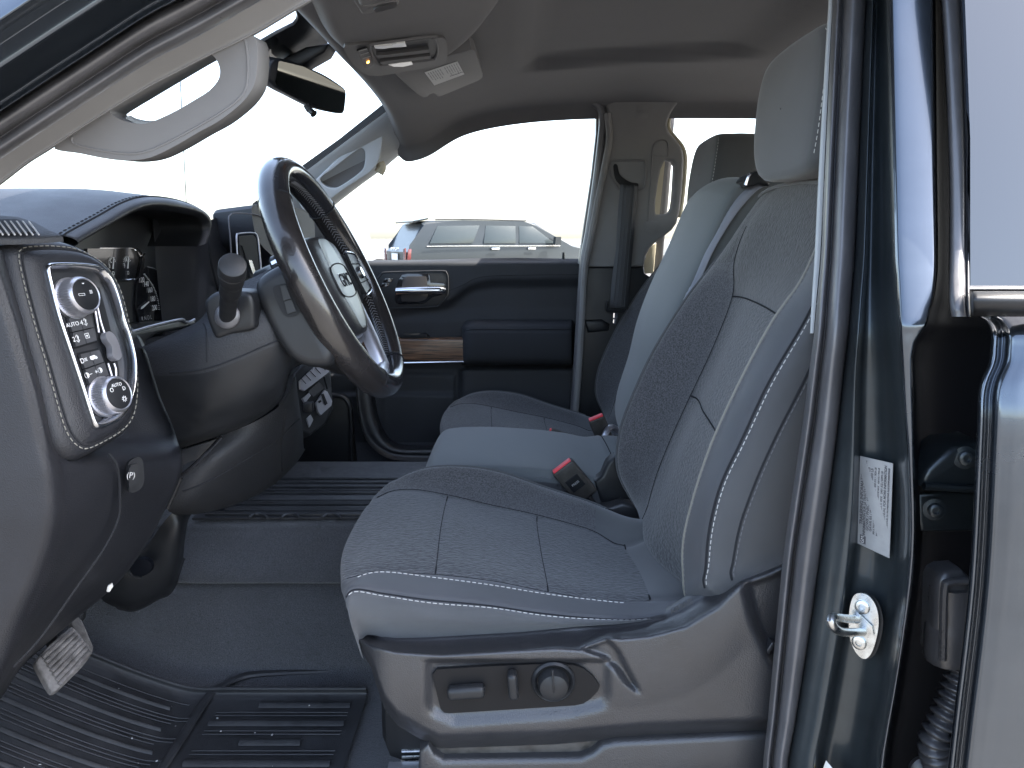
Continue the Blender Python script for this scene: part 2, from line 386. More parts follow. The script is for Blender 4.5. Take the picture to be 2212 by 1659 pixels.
CUSH = [ # front-under, nose, then stations towards the backrest; nine survey points each from door side to centre side
 [(785,1425,.90),(776,1390,.885),(770,1350,.90),(765,1330,.935),(765,1310,.97),(772,1270,1.13),(800,1215,1.28),(830,1160,1.34),(850,1150,1.40)],
 [(779,1408,.895),(758,1345,.875),(747,1300,.885),(741,1282,.915),(736,1258,.955),(743,1192,1.06),(790,1103,1.25),(838,1056,1.35),(850,1075,1.41)],
 [(792,1372,.905),(775,1325,.88),(766,1272,.895),(764,1252,.925),(768,1240,.955),(790,1150,1.12),(833,1064,1.30),(866,1032,1.355),(880,1056,1.41)],
 [(852,1381,.905),(845,1330,.882),(832,1282,.90),(822,1236,.94),(832,1233,.965),(865,1135,1.13),(890,1056,1.305),(915,1013,1.36),(925,1042,1.41)],
 [(925,1379,.905),(925,1338,.885),(925,1295,.90),(930,1247,.94),(940,1236,.965),(953,1136,1.13),(967,1068,1.30),(985,1008,1.36),(990,1036,1.41)],
 [(1040,1372,.905),(1050,1342,.887),(1055,1307,.90),(1060,1264,.94),(1064,1250,.96),(1062,1162,1.12),(1062,1090,1.285),(1075,1020,1.355),(1078,1046,1.41)],
 [(1160,1364,.905),(1162,1347,.89),(1165,1323,.90),(1170,1282,.94),(1184,1274,.96),(1168,1190,1.11),(1160,1111,1.27),(1180,1055,1.35),(1182,1078,1.41)],
 [(1280,1353,.905),(1282,1346,.893),(1284,1334,.90),(1290,1297,.94),(1300,1292,.96),(1290,1218,1.10),(1275,1143,1.25),(1275,1086,1.33),(1278,1106,1.41)],
 [(1385,1345,.905),(1385,1341,.897),(1385,1335,.905),(1390,1305,.945),(1404,1294,.97),(1380,1238,1.08),(1349,1177,1.185),(1360,1120,1.27),(1362,1128,1.34)],
 [(1490,1332,.91),(1490,1326,.905),(1490,1316,.91),(1490,1300,.95),(1496,1290,.98),(1470,1210,1.10),(1435,1145,1.22),(1430,1120,1.27),(1430,1130,1.34)],
 [(1600,1310,.91),(1600,1305,.905),(1600,1296,.91),(1600,1290,.95),(1600,1280,.98),(1560,1190,1.10),(1520,1135,1.22),(1510,1110,1.27),(1510,1124,1.34)],
]
def front_seat(label, T, TB, side=True, detail=True):
    """T moves the cushion, TB the backrest and head restraint, from the driver's place"""
    base = T(Vector((.02, 1.13, .68)))
    s = thing('car_seat', label, 'car seat', base, 'front seats of the cab')
    # --- cushion
    rows = [[T(P(*q)) for q in r] for r in CUSH]
    def cm(a, b):
        if b < 2: return 0
        if b < 4: return 1
        if b < 6: return 2 if a < 8 else 4
        if b < 7.0: return 3 if 1.6 < a < 7.2 else 4
        return 4
    def cd(p, a, b):     # soft valleys along the sewn lines and shallow wrinkles in the side cloth
        d = 0.0
        for line in (2.0, 4.0, 6.0):
            d -= .0032 * math.exp(-((b - line) / .10) ** 2)
        if 4 < b < 6:
            for r in (4.0, 6.0): d -= .003 * math.exp(-((a - r) / .06) ** 2)
            d += .004 * math.sin(math.pi * (b - 4) / 2)
        if b < 2: d += .0022 * math.sin(a * 3.1 + b * 2.2) * math.sin(b * 1.57)
        return Vector((0, -.5 * d if b < 2 else 0, d))
    c, S = patch('seat_cushion', rows, [M_TWILL, M_BOLST, M_INSERT, M_MELANGE, M_PLAIN], s, 7, 9, cm, disp=cd, angle=None)
    up = lambda a, b: (S.nrm(a, b) if S.nrm(a, b).z > 0 else -S.nrm(a, b))
    def line(b, a0, a1, n=24): return [S.at(a0 + (a1 - a0) * k / n, b) + Vector((0, 0, cd(None, a0 + (a1 - a0) * k / n, b).z)) for k in range(n + 1)]
    if detail:
        bm = bmesh.new()
        for b in (3.97, 6.03): tube('x', line(b, 1.6, 8), .0013, M_SEAM, bm=bm, seg=5)
        for a in (4, 6): tube('x', [S.at(a, 4 + 2 * k / 10) + Vector((0, 0, cd(None, a, 4 + 2 * k / 10).z - .0006)) for k in range(11)], .0012, M_SEAM, bm=bm, seg=5)
        tube('x', [S.at(8, 4 + 2 * k / 10) for k in range(11)], .0013, M_SEAM, bm=bm, seg=5)
        tube('x', line(2.06, 1.3, 8.5), .0012, M_SEAM, bm=bm, seg=5)
        mesh_obj('seam', bm, M_SEAM, c)
        dashes('stitching', line(3.0, 2.2, 7.6), M_STITCH, c, (0, -.6, .8), lift=.0008)
        dashes('stitching', line(1.9, 1.6, 8.4), M_STITCH, c, (0, -.8, .6), lift=.0008)
        dashes('stitching', line(6.92, 2.4, 7.2), M_STITCHD, c, (0, -.3, 1), lift=.0008)
        tube('piping', line(7.08, 1.8, 7.4), .003, M_PLAIN, c, seg=6)
    # --- backrest
    fx = {k: xof(BK[k], y) for k, y in (('c7', 1.37), ('c6', 1.28), ('c5', 1.13), ('c3', .94), ('c2', .885), ('c1', .87))}
    cols = [(.90, lambda z: fx['c1'](z) + .10, 1.075, 1.48), (.875, lambda z: fx['c1'](z) + .03, 1.06, 1.485), (.87, fx['c1'], 1.045, 1.49), (.885, fx['c2'], 1.028, 1.495), (.94, fx['c3'], .984, 1.505),
            (.975, lambda z: fx['c3'](z) + .018, .975, 1.515), (1.13, fx['c5'], .965, 1.527), (1.28, fx['c6'], .957, 1.527),
            (1.37, fx['c7'], .938, 1.515), (1.40, lambda z: fx['c7'](z) + .05, .94, 1.495), (1.39, lambda z: fx['c7'](z) + .12, .94, 1.47)]
    FR = [0, .06, .16, .28, .405, .55, .70, .80, .90, .97, 1.0]
    rows = []
    for f in FR:
        r = []
        for Y, g, z0, z1 in cols:
            z = z0 + f * (z1 - z0); yy = Y
            if f > .8: yy = 1.13 + (Y - 1.13) * (1 - .10 * ((f - .8) / .2) ** 2)
            r.append(Vector((g(z), yy, z)))
        rows.append(r)
    for dx, dz in ((.02, .012), (.06, .016), (.11, .0)):
        rows.append([Vector((p.x + dx, 1.13 + (p.y - 1.13) * (1 - dx), p.z + dz)) for p in rows[10]])
    first = [Vector((p.x + .03, p.y, p.z - .02)) for p in rows[0]]
    rows = [first] + [r for r in rows]
    rows = [[TB(p) for p in r] for r in rows]
    def bmf(a, b):
        if b < 3: return 0
        if b < 4.4: return 1
        if b < 7: return 2 if a < 7 else 3
        if b < 8: return 4 if a < 8 else 3
        return 5
    def bd(p, a, b):
        d = 0.0
        for l in (2.0, 3.0, 7.0): d += .003 * math.exp(-((b - l) / .09) ** 2)
        if 4.6 < b < 7:
            for r in (5, 7): d += .003 * math.exp(-((a - r) / .06) ** 2)
            d -= .004 * math.sin(math.pi * (b - 4.6) / 2.4)
        if 4.2 < b < 5: d += .004 * math.exp(-((b - 4.7) / .2) ** 2)
        return Vector((d, 0, 0))
    k, B = patch('backrest', rows, [M_TWILL, M_BOLST, M_INSERTB, M_SHOULD, M_MELANGE, M_PLAIN], s, 6, 8, bmf, disp=bd, angle=None)
    bl = lambda b, a0, a1, n=24, off=(0, 0, 0): [B.at(a0 + (a1 - a0) * i / n, b) + bd(None, a0 + (a1 - a0) * i / n, b) + Vector(off) for i in range(n + 1)]
    if detail:
        bm = bmesh.new()
        for a in (5, 7): tube('x', [B.at(a, 4.7 + 2.3 * i / 10) + bd(None, a, 4.7 + 2.3 * i / 10) - Vector((.0004, 0, 0)) for i in range(11)], .0013, M_SEAM, bm=bm, seg=5)
        tube('x', bl(7.0, 1, 9), .0013, M_SEAM, bm=bm, seg=5)
        for b in (2.06, 3.06): tube('x', bl(b, 1, 11), .0016, M_SEAM, bm=bm, seg=5)
        mesh_obj('seam', bm, M_SEAM, k)
        dashes('stitching', bl(2.93, 1.1, 10), M_STITCH, k, (-.5, -1, 0), lift=.001)
        dashes('stitching', bl(1.93, 1.1, 10), M_STITCHD, k, (-.3, -1, 0), lift=.001)
        dashes('stitching', bl(3.93, 1.2, 10), M_STITCHD, k, (-1, -.6, 0), lift=.001)
        dashes('stitching', bl(7.9, 1.2, 8.2), M_STITCHD, k, (-1, 0, 0), lift=.001)
        tube('piping', bl(4.04, 1.2, 10, off=(-.001, .001, 0)), .0016, M_EDGE if side else M_PLAIN, k, seg=6)  # driver seat piping lightened to paint in the crest highlight
        tube('piping', bl(8.05, 1.2, 9.6, off=(-.001, 0, 0)), .003, M_PLAIN, k, seg=6)
        tube('piping', [B.at(11.0, 4.4 + 3.4 * i / 14) + Vector((-.003, 0, .002)) for i in range(15)], .0024, M_PLAIN, k, seg=6)
    # --- head restraint
    ol = [(.99,1.565),(1.005,1.54),(1.06,1.532),(1.14,1.532),(1.20,1.535),(1.235,1.553),(1.257,1.588),(1.262,1.64),(1.252,1.682),(1.222,1.708),(1.15,1.716),(1.05,1.716),(1.005,1.710),(.99,1.69),(.985,1.63)]
    ol = spl([Vector((0, y, z)) for y, z in ol], 60, True)
    cy, cz = 1.125, 1.628
    bm = bmesh.new(); rings = []
    for x, sc in ((.3745, .0), (.3748, .3), (.3755, .55), (.3765, .75), (.3775, .87), (.3795, .94), (.386, .985), (.397, 1.0), (.44, 1.01), (.478, 1.0), (.492, .96), (.50, .88), (.50, 0)):
        rings.append([bm.verts.new(TB(Vector((x + .04 * (p.z - cz) * (sc if sc else .01), cy + (p.y - cy) * (sc if sc else .01), cz + (p.z - cz) * (sc if sc else .01))))) for p in ol])
    for a, b in zip(rings, rings[1:]):
        for i in range(60): bm.faces.new((a[i], a[(i + 1) % 60], b[(i + 1) % 60], b[i]))
    h = mesh_obj('headrest', bm, M_PLAIN, s, True, None)
    if detail:
        side_ = sorted([p for p in ol if p.y < 1.03 and 1.545 < p.z < 1.712], key=lambda p: p.z)
        dashes('stitching', [TB(Vector((.3815 + .04 * (p.z - cz), cy + (p.y - cy) * .955, cz + (p.z - cz) * .955))) for p in side_], M_STITCH, h, (-1, -.5, 0), lift=.0008)
    for y in (1.06, 1.19): tube('headrest_post', [TB(Vector((.45, y, 1.47))), TB(Vector((.445, y, 1.56)))], .006, M_BRIGHT, s, smooth_path=False)
    # --- base under the cushion
    b0 = T(Vector((.04, 1.13, .84)))
    rbox('seat_base', b0, (.44, .40, .20), M_DARK, s, .03)
    return s, c, k, S, B

drv, dc, dk, DS, DB = front_seat('grey cloth driver seat nearest the open door, with power switches on its side', lambda p: p, lambda p: p)
def TP(p): return p + Vector((.052, .95, -.048))
def TPB(p): return p + Vector((.055 + .085 * (p.z - .95), .95, -.048 + .05 * (p.z - .95)))
pas, pc, pk, PS, PB = front_seat('grey cloth passenger seat by the far door, behind the folded middle seat', TP, TPB, side=False)

# --- plastic side shield of the driver seat
TOPE = ([779,800,852,921,1025,1130,1234,1303,1373,1440,1490,1550,1600,1680,1760],[1359,1372,1380,1379,1373,1367,1356,1351,1343,1330,1300,1262,1238,1212,1190])
R1 = ([779,800,850,950,1100,1200,1250,1290,1320,1345,1395],[1385,1394,1408,1415,1406,1401,1404,1418,1446,1478,1512])
R2 = ([1230,1290,1340,1400,1480,1550,1600,1680,1760],[1366,1376,1380,1375,1354,1311,1262,1232,1206])
BOT = ([776,800,815,830,860,900,935,950,1200,1400,1620,1760],[1404,1438,1488,1530,1568,1592,1610,1617,1608,1590,1583,1578])
VAL = ([1290,1340,1370,1400],[1376,1424,1468,1514])
FCU = ([1404, 1418, 1446, 1478, 1513], [1250, 1290, 1320, 1345, 1393])     # front crest curling down
RCU = ([1366, 1380, 1404, 1430, 1470, 1513], [1288, 1318, 1340, 1354, 1374, 1397])   # rear crest
STP = ([1225, 1290, 1350, 1420, 1480], [1588, 1600, 1616, 1650, 1692])
def softcap(a, s=22.0): return -math.log(math.exp(-a * s) + math.exp(-s)) / s
def shield_y(u, v):
    t = interp(*TOPE, u); r2 = interp(*R2, u)
    ridge = interp(*R1, u) if u < 1250 else (r2 if u > 1318 else interp([1250, 1318], [1404, interp(*R2, 1318)], u))
    k = max(0, (v - t) / max(8, ridge - t))
    y = .900 - .057 * softcap(min(k, 2) ** 1.7)
    if v > ridge: y -= .003 * math.sin(min(1, (v - ridge) / 150) * math.pi)
    if 1372 < v < 1513 and u > 1240:
        ua = interp(*FCU, v) if v > 1404 else 1250 - (1404 - v) * .6
        ub = interp(*RCU, v)
        if ua < u < ub: y += .013 * smooth01((u - ua) / 26) * smooth01((ub - u) / 12) * smooth01((v - ridge + 6) / 14)
    if 900 < u < 1330:       # the dished seat of the switch panel and its bright lower lip
        lo = interp([900, 981, 1240, 1310], [1548, 1576, 1558, 1540], u)
        e = smooth01((u - 908) / 34) * smooth01((1330 - u) / 34)
        y += .012 * e * smooth01((v - 1422) / 10) * (1 - smooth01((v - lo + 44) / 46))
    if u < 850: y += .04 * ((850 - u) / 75) ** 2
    bt = interp(*BOT, u)
    y += .03 * smooth01((v - bt + 40) / 42) ** 2
    if u > 1560: y += .022 * smooth01((u - interp(*STP, v)) / 30) * smooth01((v - r2 + 10) / 24)
    return y
us = [776 + (1760 - 776) * i / 164 for i in range(165)]
bm = bmesh.new(); G = []
for u in us:
    t, b = interp(*TOPE, u), interp(*BOT, u)
    G.append([bm.verts.new(P(u, t + (b - t) * j / 60, shield_y(u, t + (b - t) * j / 60))) for j in range(61)])
for i in range(164):
    for j in range(60): bm.faces.new((G[i][j], G[i + 1][j], G[i + 1][j + 1], G[i][j + 1]))
for i in range(164):     # turned-in top lip
    a, b = G[i][0], G[i + 1][0]
    bm.faces.new((a, b, bm.verts.new(b.co + Vector((0, .03, -.008))), bm.verts.new(a.co + Vector((0, .03, -.008)))))
shield = mesh_obj('side_shield', bm, M_SHIELD, drv, True, None)
PL0 = P(1110, 1480, .8505); nS = (P(1000, 1480, .8505) - P(1200, 1480, .8505)).cross(P(1110, 1540, .8505) - P(1110, 1420, .8505)); nS = nS if nS.y < 0 else -nS; nS.normalize()
sp = lambda u, v, d=0: PN(u, v, PL0 + nS * d, nS)
ol = [(936,1449),(945,1438),(1060,1431),(1204,1425),(1240,1429),(1259,1436),(1280,1453),(1294,1474),(1290,1484),(1275,1500),(1259,1511),(1240,1515),(1100,1524),(972,1532),(960,1530),(953,1522),(945,1490)]
panel = slab('switch_panel', [sp(u, v, -.006) for u, v in ol], nS * .0085, M_PANEL, shield, .0012)
xs = (sp(1200, 1475) - sp(1000, 1489)).normalized()
bm = bmesh.new(); ros = Matrix((xs, nS.cross(xs), nS)).transposed()
rbox_bm(bm, sp(1007, 1494, .010), (.046, .0165, .016), .006, 4, ros)
mesh_obj('slide_switch', bm, M_BLACK, shield)
bm = bmesh.new(); rbox_bm(bm, sp(1108, 1479, .012), (.0125, .034, .020), .0055, 4, ros); mesh_obj('recline_switch', bm, M_BLACK, shield)
lathe('lumbar_ring', sp(1195, 1470, .001), nS, [(.0265, 0), (.0265, .004), (.024, .0065), (.0205, .0045), (.0195, .002)], M_BLACK, shield, 48)
lathe('lumbar_knob', sp(1195, 1471, .002), nS, [(.0188, 0), (.0188, .010), (.0165, .0165), (.011, .019), (.004, .0197)], M_BLACK, shield, 48)
bm = bmesh.new(); rbox_bm(bm, sp(1195, 1471, .0205), (.0022, .030, .005), .001, 2, ros); mesh_obj('knob_grip', bm, M_BLACK, shield)
# hinge cover moulding and seat rail below
slab('hinge_fin', [P(u, v, .852) for u, v in ((1638,1442),(1652,1412),(1668,1388),(1676,1392),(1660,1420),(1642,1446))], (0, .02, 0), M_SHIELD, drv, .003, 3)
slab('rail_cover', [P(u, v, .86) for u, v in ((926,1606),(938,1632),(958,1645),(1255,1640),(1280,1630),(1302,1611),(1330,1604),(1640,1588),(1800,1584),(1800,1700),(900,1700),(905,1625))], (0, .05, .0), M_SHIELD, drv, .008, 3)
slab('seat_rail', [P(u, v, .875) for u, v in ((940,1600),(1310,1590),(1310,1650),(940,1650))], (0, .04, 0), mat('dirty_steel', (.06, .058, .055), .6, .3, .5, var=((60, 60, 60), .6)), drv, .003)
bm = bmesh.new()
for v in (1622, 1636, 1650): tube('x', [P(868, v, .93), P(932, v - 2, .93)], .0022, M_ZINC, bm=bm, seg=6, smooth_path=False)
rbox_bm(bm, P(884, 1642, .96), (.02, .02, .03), .002)
mesh_obj('track_latch', bm, M_ZINC, drv)
lettering('airbag_marking', 'AIRBAG', P(1470, 1312, .868) + Vector((0, -.004, .003)), (P(1500, 1296, .868) - P(1440, 1328, .868)), (0, .3, 1), .0085, M_BLACK, shield)

# ------------------------------------------------------------------ folded middle seat
mid = thing('car_seat', 'pale blue-grey middle seat squeezed between driver seat and passenger seat', 'car seat', (.0, 1.6, .68), 'front seats of the cab')
fe = [(1485,436),(1475,453),(1435,550),(1398,627),(1381,676),(1363,726),(1358,763),(1344,817),(1330,850),(1325,874),(1330,899),(1340,929),(1352,960)]
gx = xof(fe, 1.74)
rows = []
for i, f in enumerate((0, .1, .2, .35, .5, .65, .8, .9, .97, 1.0)):
    z = 1.0 + f * .535
    x = gx(z)
    rows.append([Vector((x + .09, 1.425, z)), Vector((x + .03, 1.428, z)), Vector((x + .004, 1.445, z)), Vector((x - .008, 1.58, z + .012 * f)), Vector((x, 1.735, z)), Vector((x + .02, 1.755, z - .004)), Vector((x + .09, 1.76, z - .004))])
rows.append([p + Vector((.018, 0, .014)) for p in rows[9]])
rows.append([p + Vector((.05, 0, .022)) for p in rows[9]])
rows.append([p + Vector((.11, 0, .012)) for p in rows[9]])
mb, MB = patch('backrest', rows, [M_CENTRE], mid, 5, 6, angle=None)
tube('piping', [MB.at(a, 4.4) for a in (0, .8, 1.6, 2.4)], .003, M_SEAM, mb, seg=5)
top = [(940,930),(965,925),(1026,927),(1076,931),(1126,938),(1163,944),(1188,955),(1225,959),(1284,957),(1304,967),(1329,988)]
zc = P(1000, 1000, 1.46).z
prof = []
for Y, dz, in ((1.425, -.20), (1.43, -.05), (1.437, -.012), (1.46, 0), (1.60, .006), (1.74, 0), (1.762, -.012), (1.768, -.06), (1.77, -.2)):
    prof.append((Y, dz))
xs_ = [-.185, -.165, -.13, -.05, .05, .12, .17, .21, .26, .34]
dz_ = [-.055, -.012, 0, .002, -.004, -.012, -.022, -.018, -.022, -.03]
rows = [[Vector((-.175 + .01, y, zc + dz - .20 if dz > -.1 else zc - .3)) for y, dz in prof], [Vector((-.188, y, zc + min(dz, 0) - .10)) for y, dz in prof]]
rows += [[Vector((x, y, zc + d + dz)) for y, dz in prof] for x, d in zip(xs_, dz_)]
def mcd(p, a, b):
    d = -.003 * math.exp(-((a - 9) / .07) ** 2) if 2 < b < 6.4 else 0
    return Vector((0, 0, d))
mcush, MC = patch('seat_cushion', rows, [M_CENTRE, M_TWILL], mid, 6, 5, lambda a, b: 1 if (b < 1.5 and a > 3.5) else 0, disp=mcd, angle=None)
tube('seam', [MC.at(9, b / 4) + mcd(None, 9, b / 4) for b in range(8, 25)], .0013, M_SEAM, mcush, seg=5)
dashes('stitching', [MC.at(a / 4, 1.75) for a in range(24, 44)], M_STITCHD, mcush, (0, -1, .6), lift=.001)
slab('hinge_shroud', [P(u, v, 1.385) for u, v in ((1300,1098),(1322,1094),(1345,1086),(1372,1092),(1400,1112),(1425,1150),(1380,1140),(1330,1118))], (0, .03, 0), M_SHIELD, drv, .008, 4)
tube('tilt_lever', [P(1268, 958, 1.84), P(1292, 956, 1.83), P(1303, 946, 1.83), P(1312, 930, 1.84), P(1322, 922, 1.86), P(1340, 935, 1.88)], [.007, .008, .009, .010, .011, .011], M_SILVER, mid, 10, flat=(Vector((0, 0, 1)), .7))
slab('hinge_cover', [P(u, v, 1.425) for u, v in ((1284,1040),(1300,1028),(1312,1000),(1330,985),(1345,1010),(1362,1060),(1375,1095),(1330,1100),(1300,1095))], (0, .03, 0), M_BLACK, mid, .008, 3)

# ------------------------------------------------------------------ buckles and belts
def buckle(label, c, ax, up_, n, red_top, sc=1.0, text=False):
    b = thing('seat_belt_buckle', label, 'seat belt buckle', c, 'seat belt buckles between the front seats')
    x = Vector(ax).normalized(); z = Vector(up_); z = (z - x * z.dot(x)).normalized(); y = z.cross(x)
    ro = Matrix((x, y, z)).transposed()
    rbox('body', c, (.036 * sc, .022, .062 * sc), M_BUCKLE, b, .004, 3, ro)
    rbox('red_button', Vector(c) + z * .0315 * sc - y * .001, (.031 * sc, .013, .005), M_RED, b, .0015, 2, ro)
    tube('stalk', [Vector(c) - z * .03 * sc, Vector(c) - z * .06 * sc, Vector(c) - z * .10 * sc + Vector((.01, 0, 0))], .008, M_BLACK, b, 8)
    if text:
        pl = rbox('plate', Vector(c) - y * .0112, (.022 * sc, .002, .022 * sc), M_DARK, b, .001, 1, ro)
        lettering('lettering', 'PRESS', Vector(c) - y * .0126, x, z, .0065, M_GREYP, b)
    return b
buckle('black seat belt buckle with red button and PRESS plate, nearest the driver cushion', P(1241, 1039, 1.425), P(1240, 998, 1.42) - P(1199, 1029, 1.42), P(1199, 1029, 1.42) - P(1252, 1088, 1.43), None, None, 1.32, True)
buckle('black buckle lying low behind the pale middle cushion, red end facing the dashboard', P(1212, 948, 1.80), P(1194, 927, 1.80) - P(1183, 955, 1.80), P(1185, 938, 1.80) - P(1225, 952, 1.80), None, None, 1.0)
buckle('black buckle standing by the passenger cushion beside the silver lever, red button up', P(1297, 926, 1.86), P(1297, 902, 1.86) - P(1260, 917, 1.86), P(1279, 909, 1.86) - P(1306, 950, 1.88), None, None, 1.15)
def strap(bm, L_, R_, n=30, th=.0012):
    a, b = spl([Vector(p) for p in L_], n), spl([Vector(p) for p in R_], n)
    V = [(bm.verts.new(p), bm.verts.new(q)) for p, q in zip(a, b)]
    for (p, q), (r, s) in zip(V, V[1:]): bm.faces.new((p, q, s, r))
blt = thing('seat_belt', 'shoulder belt with painted blue-grey sheen running down between driver seat and middle seat', 'seat belt', P(1500, 620, 1.43))
bm = bmesh.new()
lf = [(1612,392),(1584,412),(1559,448),(1535,503),(1510,552),(1478,627),(1460,681),(1440,740)]
rt = [(1660,400),(1634,411),(1592,458),(1559,508),(1535,552),(1507,614),(1480,655),(1448,745)]
strap(bm, [P(u, v, 1.445) for u, v in lf], [P(u, v, 1.410) for u, v in rt])
w = mesh_obj('webbing', bm, M_BELTL, blt); md = w.modifiers.new('t', 'SOLIDIFY'); md.thickness = .0015
slab('belt_guide', [P(u, v, 1.40) for u, v in ((1608,392),(1618,378),(1640,367),(1652,385),(1664,392),(1662,402),(1640,398),(1612,405))], (0, .06, 0), M_BLACK, blt, .006, 3)
tube('guide_clip', [P(1610, 400, 1.395), P(1615, 384, 1.395), P(1620, 376, 1.395)], .0028, M_CHROME, blt, 8)
# ================================================================== CAB BODY
cab = thing('truck_cab', 'dark slate crew cab body of the pickup, seen through its open driver doorway', 'truck cab', (0, 1.6, .3))
TU = ([-1000, -500, -160, 0, 112, 312, 450, 553, 700, 900, 1150, 1450, 1850, 2600], [1000, 668, 446, 344, 270, 140, 66, 7, -78, -190, -300, -385, -425, -440])
RY = lambda u: .13 * smooth01((u - 600) / 700)        # the rail above the doors leans in towards the roof
T = lambda u: interp(*TU, u)
# front pillar: outside paint, seals (rows run along the pillar)
US = [-1000, -500, -160, -60, 0, 60, 112, 200, 312, 380, 450, 553, 700, 900, 1150, 1450, 1850, 2600]
Tsm = {u: v for u, v in zip(US, [T(u) for u in US])}
PR = [(0,.712),(-10,.695),(-22,.684),(-36,.685),(-46,.692),(-52,.688),(-62,.676),(-80,.670),(-94,.676),(-101,.684)]
o, _ = patch('door_seal', [[P(u, Tsm[u] + d, Y + RY(u)) for u in US] for d, Y in PR], M_RUBBER, cab, 5, 4, angle=None)
PP = [(-98,.690),(-101,.664),(-104,.655),(-107,.6545),(-119,.665),(-123,.667),(-134,.663),(-160,.652),(-188,.634),(-196,.6275),(-206,.626),(-225,.6262),(-243,.6275),(-249,.6275),(-258,.624),(-276,.616),(-292,.602),(-299,.597),(-312,.597),(-345,.603),(-400,.616),(-470,.640),(-560,.68)]
o, _ = patch('front_pillar', [[P(u, Tsm[u] + d, Y + RY(u)) for u in US] for d, Y in PP], M_PAINT, cab, 4, 4, angle=None)
# inner trim strip of the front pillar and the assist handle
low = {-1000: 1090, -500: 745, 900: -110, 1150: -210, 1450: -290, 1850: -330, 2600: -345, -160: 512, -60: 440, 0: 398, 60: 352, 112: 319, 200: 262, 312: 194, 380: 158, 450: 122, 553: 72, 700: -14}
rows = [[P(u, Tsm[u] + (low[u] - Tsm[u]) * f, .708 + .03 * f + RY(u)) for u in US] for f in (0, .15, .5, .85, 1)]
rows.append([P(u, low[u] + 3, .80 + RY(u)) for u in US])
o, _ = patch('pillar_trim', rows, M_TRIM, cab, 4, 5, angle=None)
hp0, hn = P(350, 220, .742), Vector((-.05, -1, -.05)).normalized()
H_ = lambda l: [PN(u, v, hp0, hn) for u, v in l]
outer = [(118,322),(175,332),(225,342),(275,347),(325,340),(375,317),(430,285),(475,260),(518,226),(540,200),(551,176),(556,130),(554,92),(548,77),(537,74),(512,82),(450,112),(380,150),(312,188),(200,256),(130,300)]
hole = [(236,240),(260,224),(300,200),(370,158),(437,119),(450,116),(462,122),(470,134),(475,150),(474,165),(468,178),(450,197),(420,216),(375,242),(325,264),(300,267),(270,262),(250,253),(239,246)]
out = spl(H_(outer), 90, True); inn = spl(H_(hole), 70, True)
bm = bmesh.new(); slab_bm(bm, out, -hn * .030, .011, 5, [inn])
g = mesh_obj('grab_handle', bm, M_HANDLE, cab, True, None)
tube('inner_lip', [p - hn * .026 for p in H_([(243,256),(258,264),(285,270),(305,270),(330,264),(375,243),(420,217),(452,196),(470,176),(477,154)])], .0065, M_TRIMB, g, 8)  # pale tube added as light on the hole's lower inner wall
tube('seam', H_([(156,296),(154,304),(162,312),(200,322),(262,331),(310,329),(370,304),(470,248),(524,205),(536,160),(533,100),(526,82)]), .0012, M_HANDLE, g, seg=5)
# ------------------------------------------------------------------ B pillar of the driver side
KV = [-30, 549, 800, 1200, 1690]
BP = [  # (u at KV, depth, depth at the bottom)
 ([1792,1762,1742,1686,1640], .93), ([1791,1760,1742,1686,1640], .850), ([1799,1772,1747,1691,1645], .842)]
BPS = [([1800,1774,1748,1692,1646],.832),([1806,1779,1754,1699,1651],.812),([1812,1785,1761,1706,1657],.806),([1818,1791,1768,1712,1662],.812),([1822,1795,1772,1716,1666],.822),
       ([1828,1801,1779,1723,1671],.800),([1843,1816,1795,1744,1683],.786),([1858,1833,1811,1760,1692],.790),([1869,1844,1820,1769,1697],.802),([1873,1848,1824,1773,1700],.822)]
BPP = [([1871,1846,1822,1770,1698],.815),([1874,1850,1827,1776,1703],.800),([1880,1860,1838,1805,1727],.786),([1886,1867,1848,1830,1752],.776),([1889,1871,1854,1838,1760],.785),
       ([1892,1876,1864,1848,1772],.802),([1898,1888,1885,1872,1800],.800),([1904,1902,1908,1902,1832],.790),([1909,1916,1926,1934,1864],.768),([1912,1923,1936,1947,1877],.735),([1915,1928,1943,1957,1888],.708),([1921,1934,1949,1964,1896],.697)]
VS = [-420, -200, -30, 120, 280, 420, 549, 640, 720, 800, 900, 1000, 1100, 1200, 1320, 1440, 1560, 1690, 1950, 2300]
def cc(l, v):
    k = 0
    while k < 3 and v > KV[k + 1]: k += 1
    t = k + (v - KV[k]) / (KV[k + 1] - KV[k]); return cr_eval(l, t)
TH = lambda v: .00018 * min(800, max(0, 700 - v))      # the cab sides lean inwards above the belt line
def cols(spec): return [[P(cc(l, v), v, Y + TH(v)) for l, Y in spec] for v in VS]
rows = [[P(cc(l, v), v, Y + TH(v)) for l, Y in BP] for v in VS[:9]]
patch('pillar_trim', rows, M_TRIMB, cab, 3, 3, angle=None)
patch('door_seal', cols(BPS), M_RUBBER, cab, 3, 4, angle=None)
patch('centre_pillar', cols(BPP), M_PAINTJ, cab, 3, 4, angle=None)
def ridge(v): return cc(BPP[-1][0], v)
def outer_face(v):
    v = min(1690, max(-30, v))
    if v < 600: return interp([-30, 549, 600], [2013, 2020, 2019], v)
    return interp([600, 640, 700, 738, 770, 808, 900, 1200, 1690], [2019, 2015, 2000, 1976, 1969, 1966 + 4, 1968 + 4, 1974, 1904], v)
rows = []
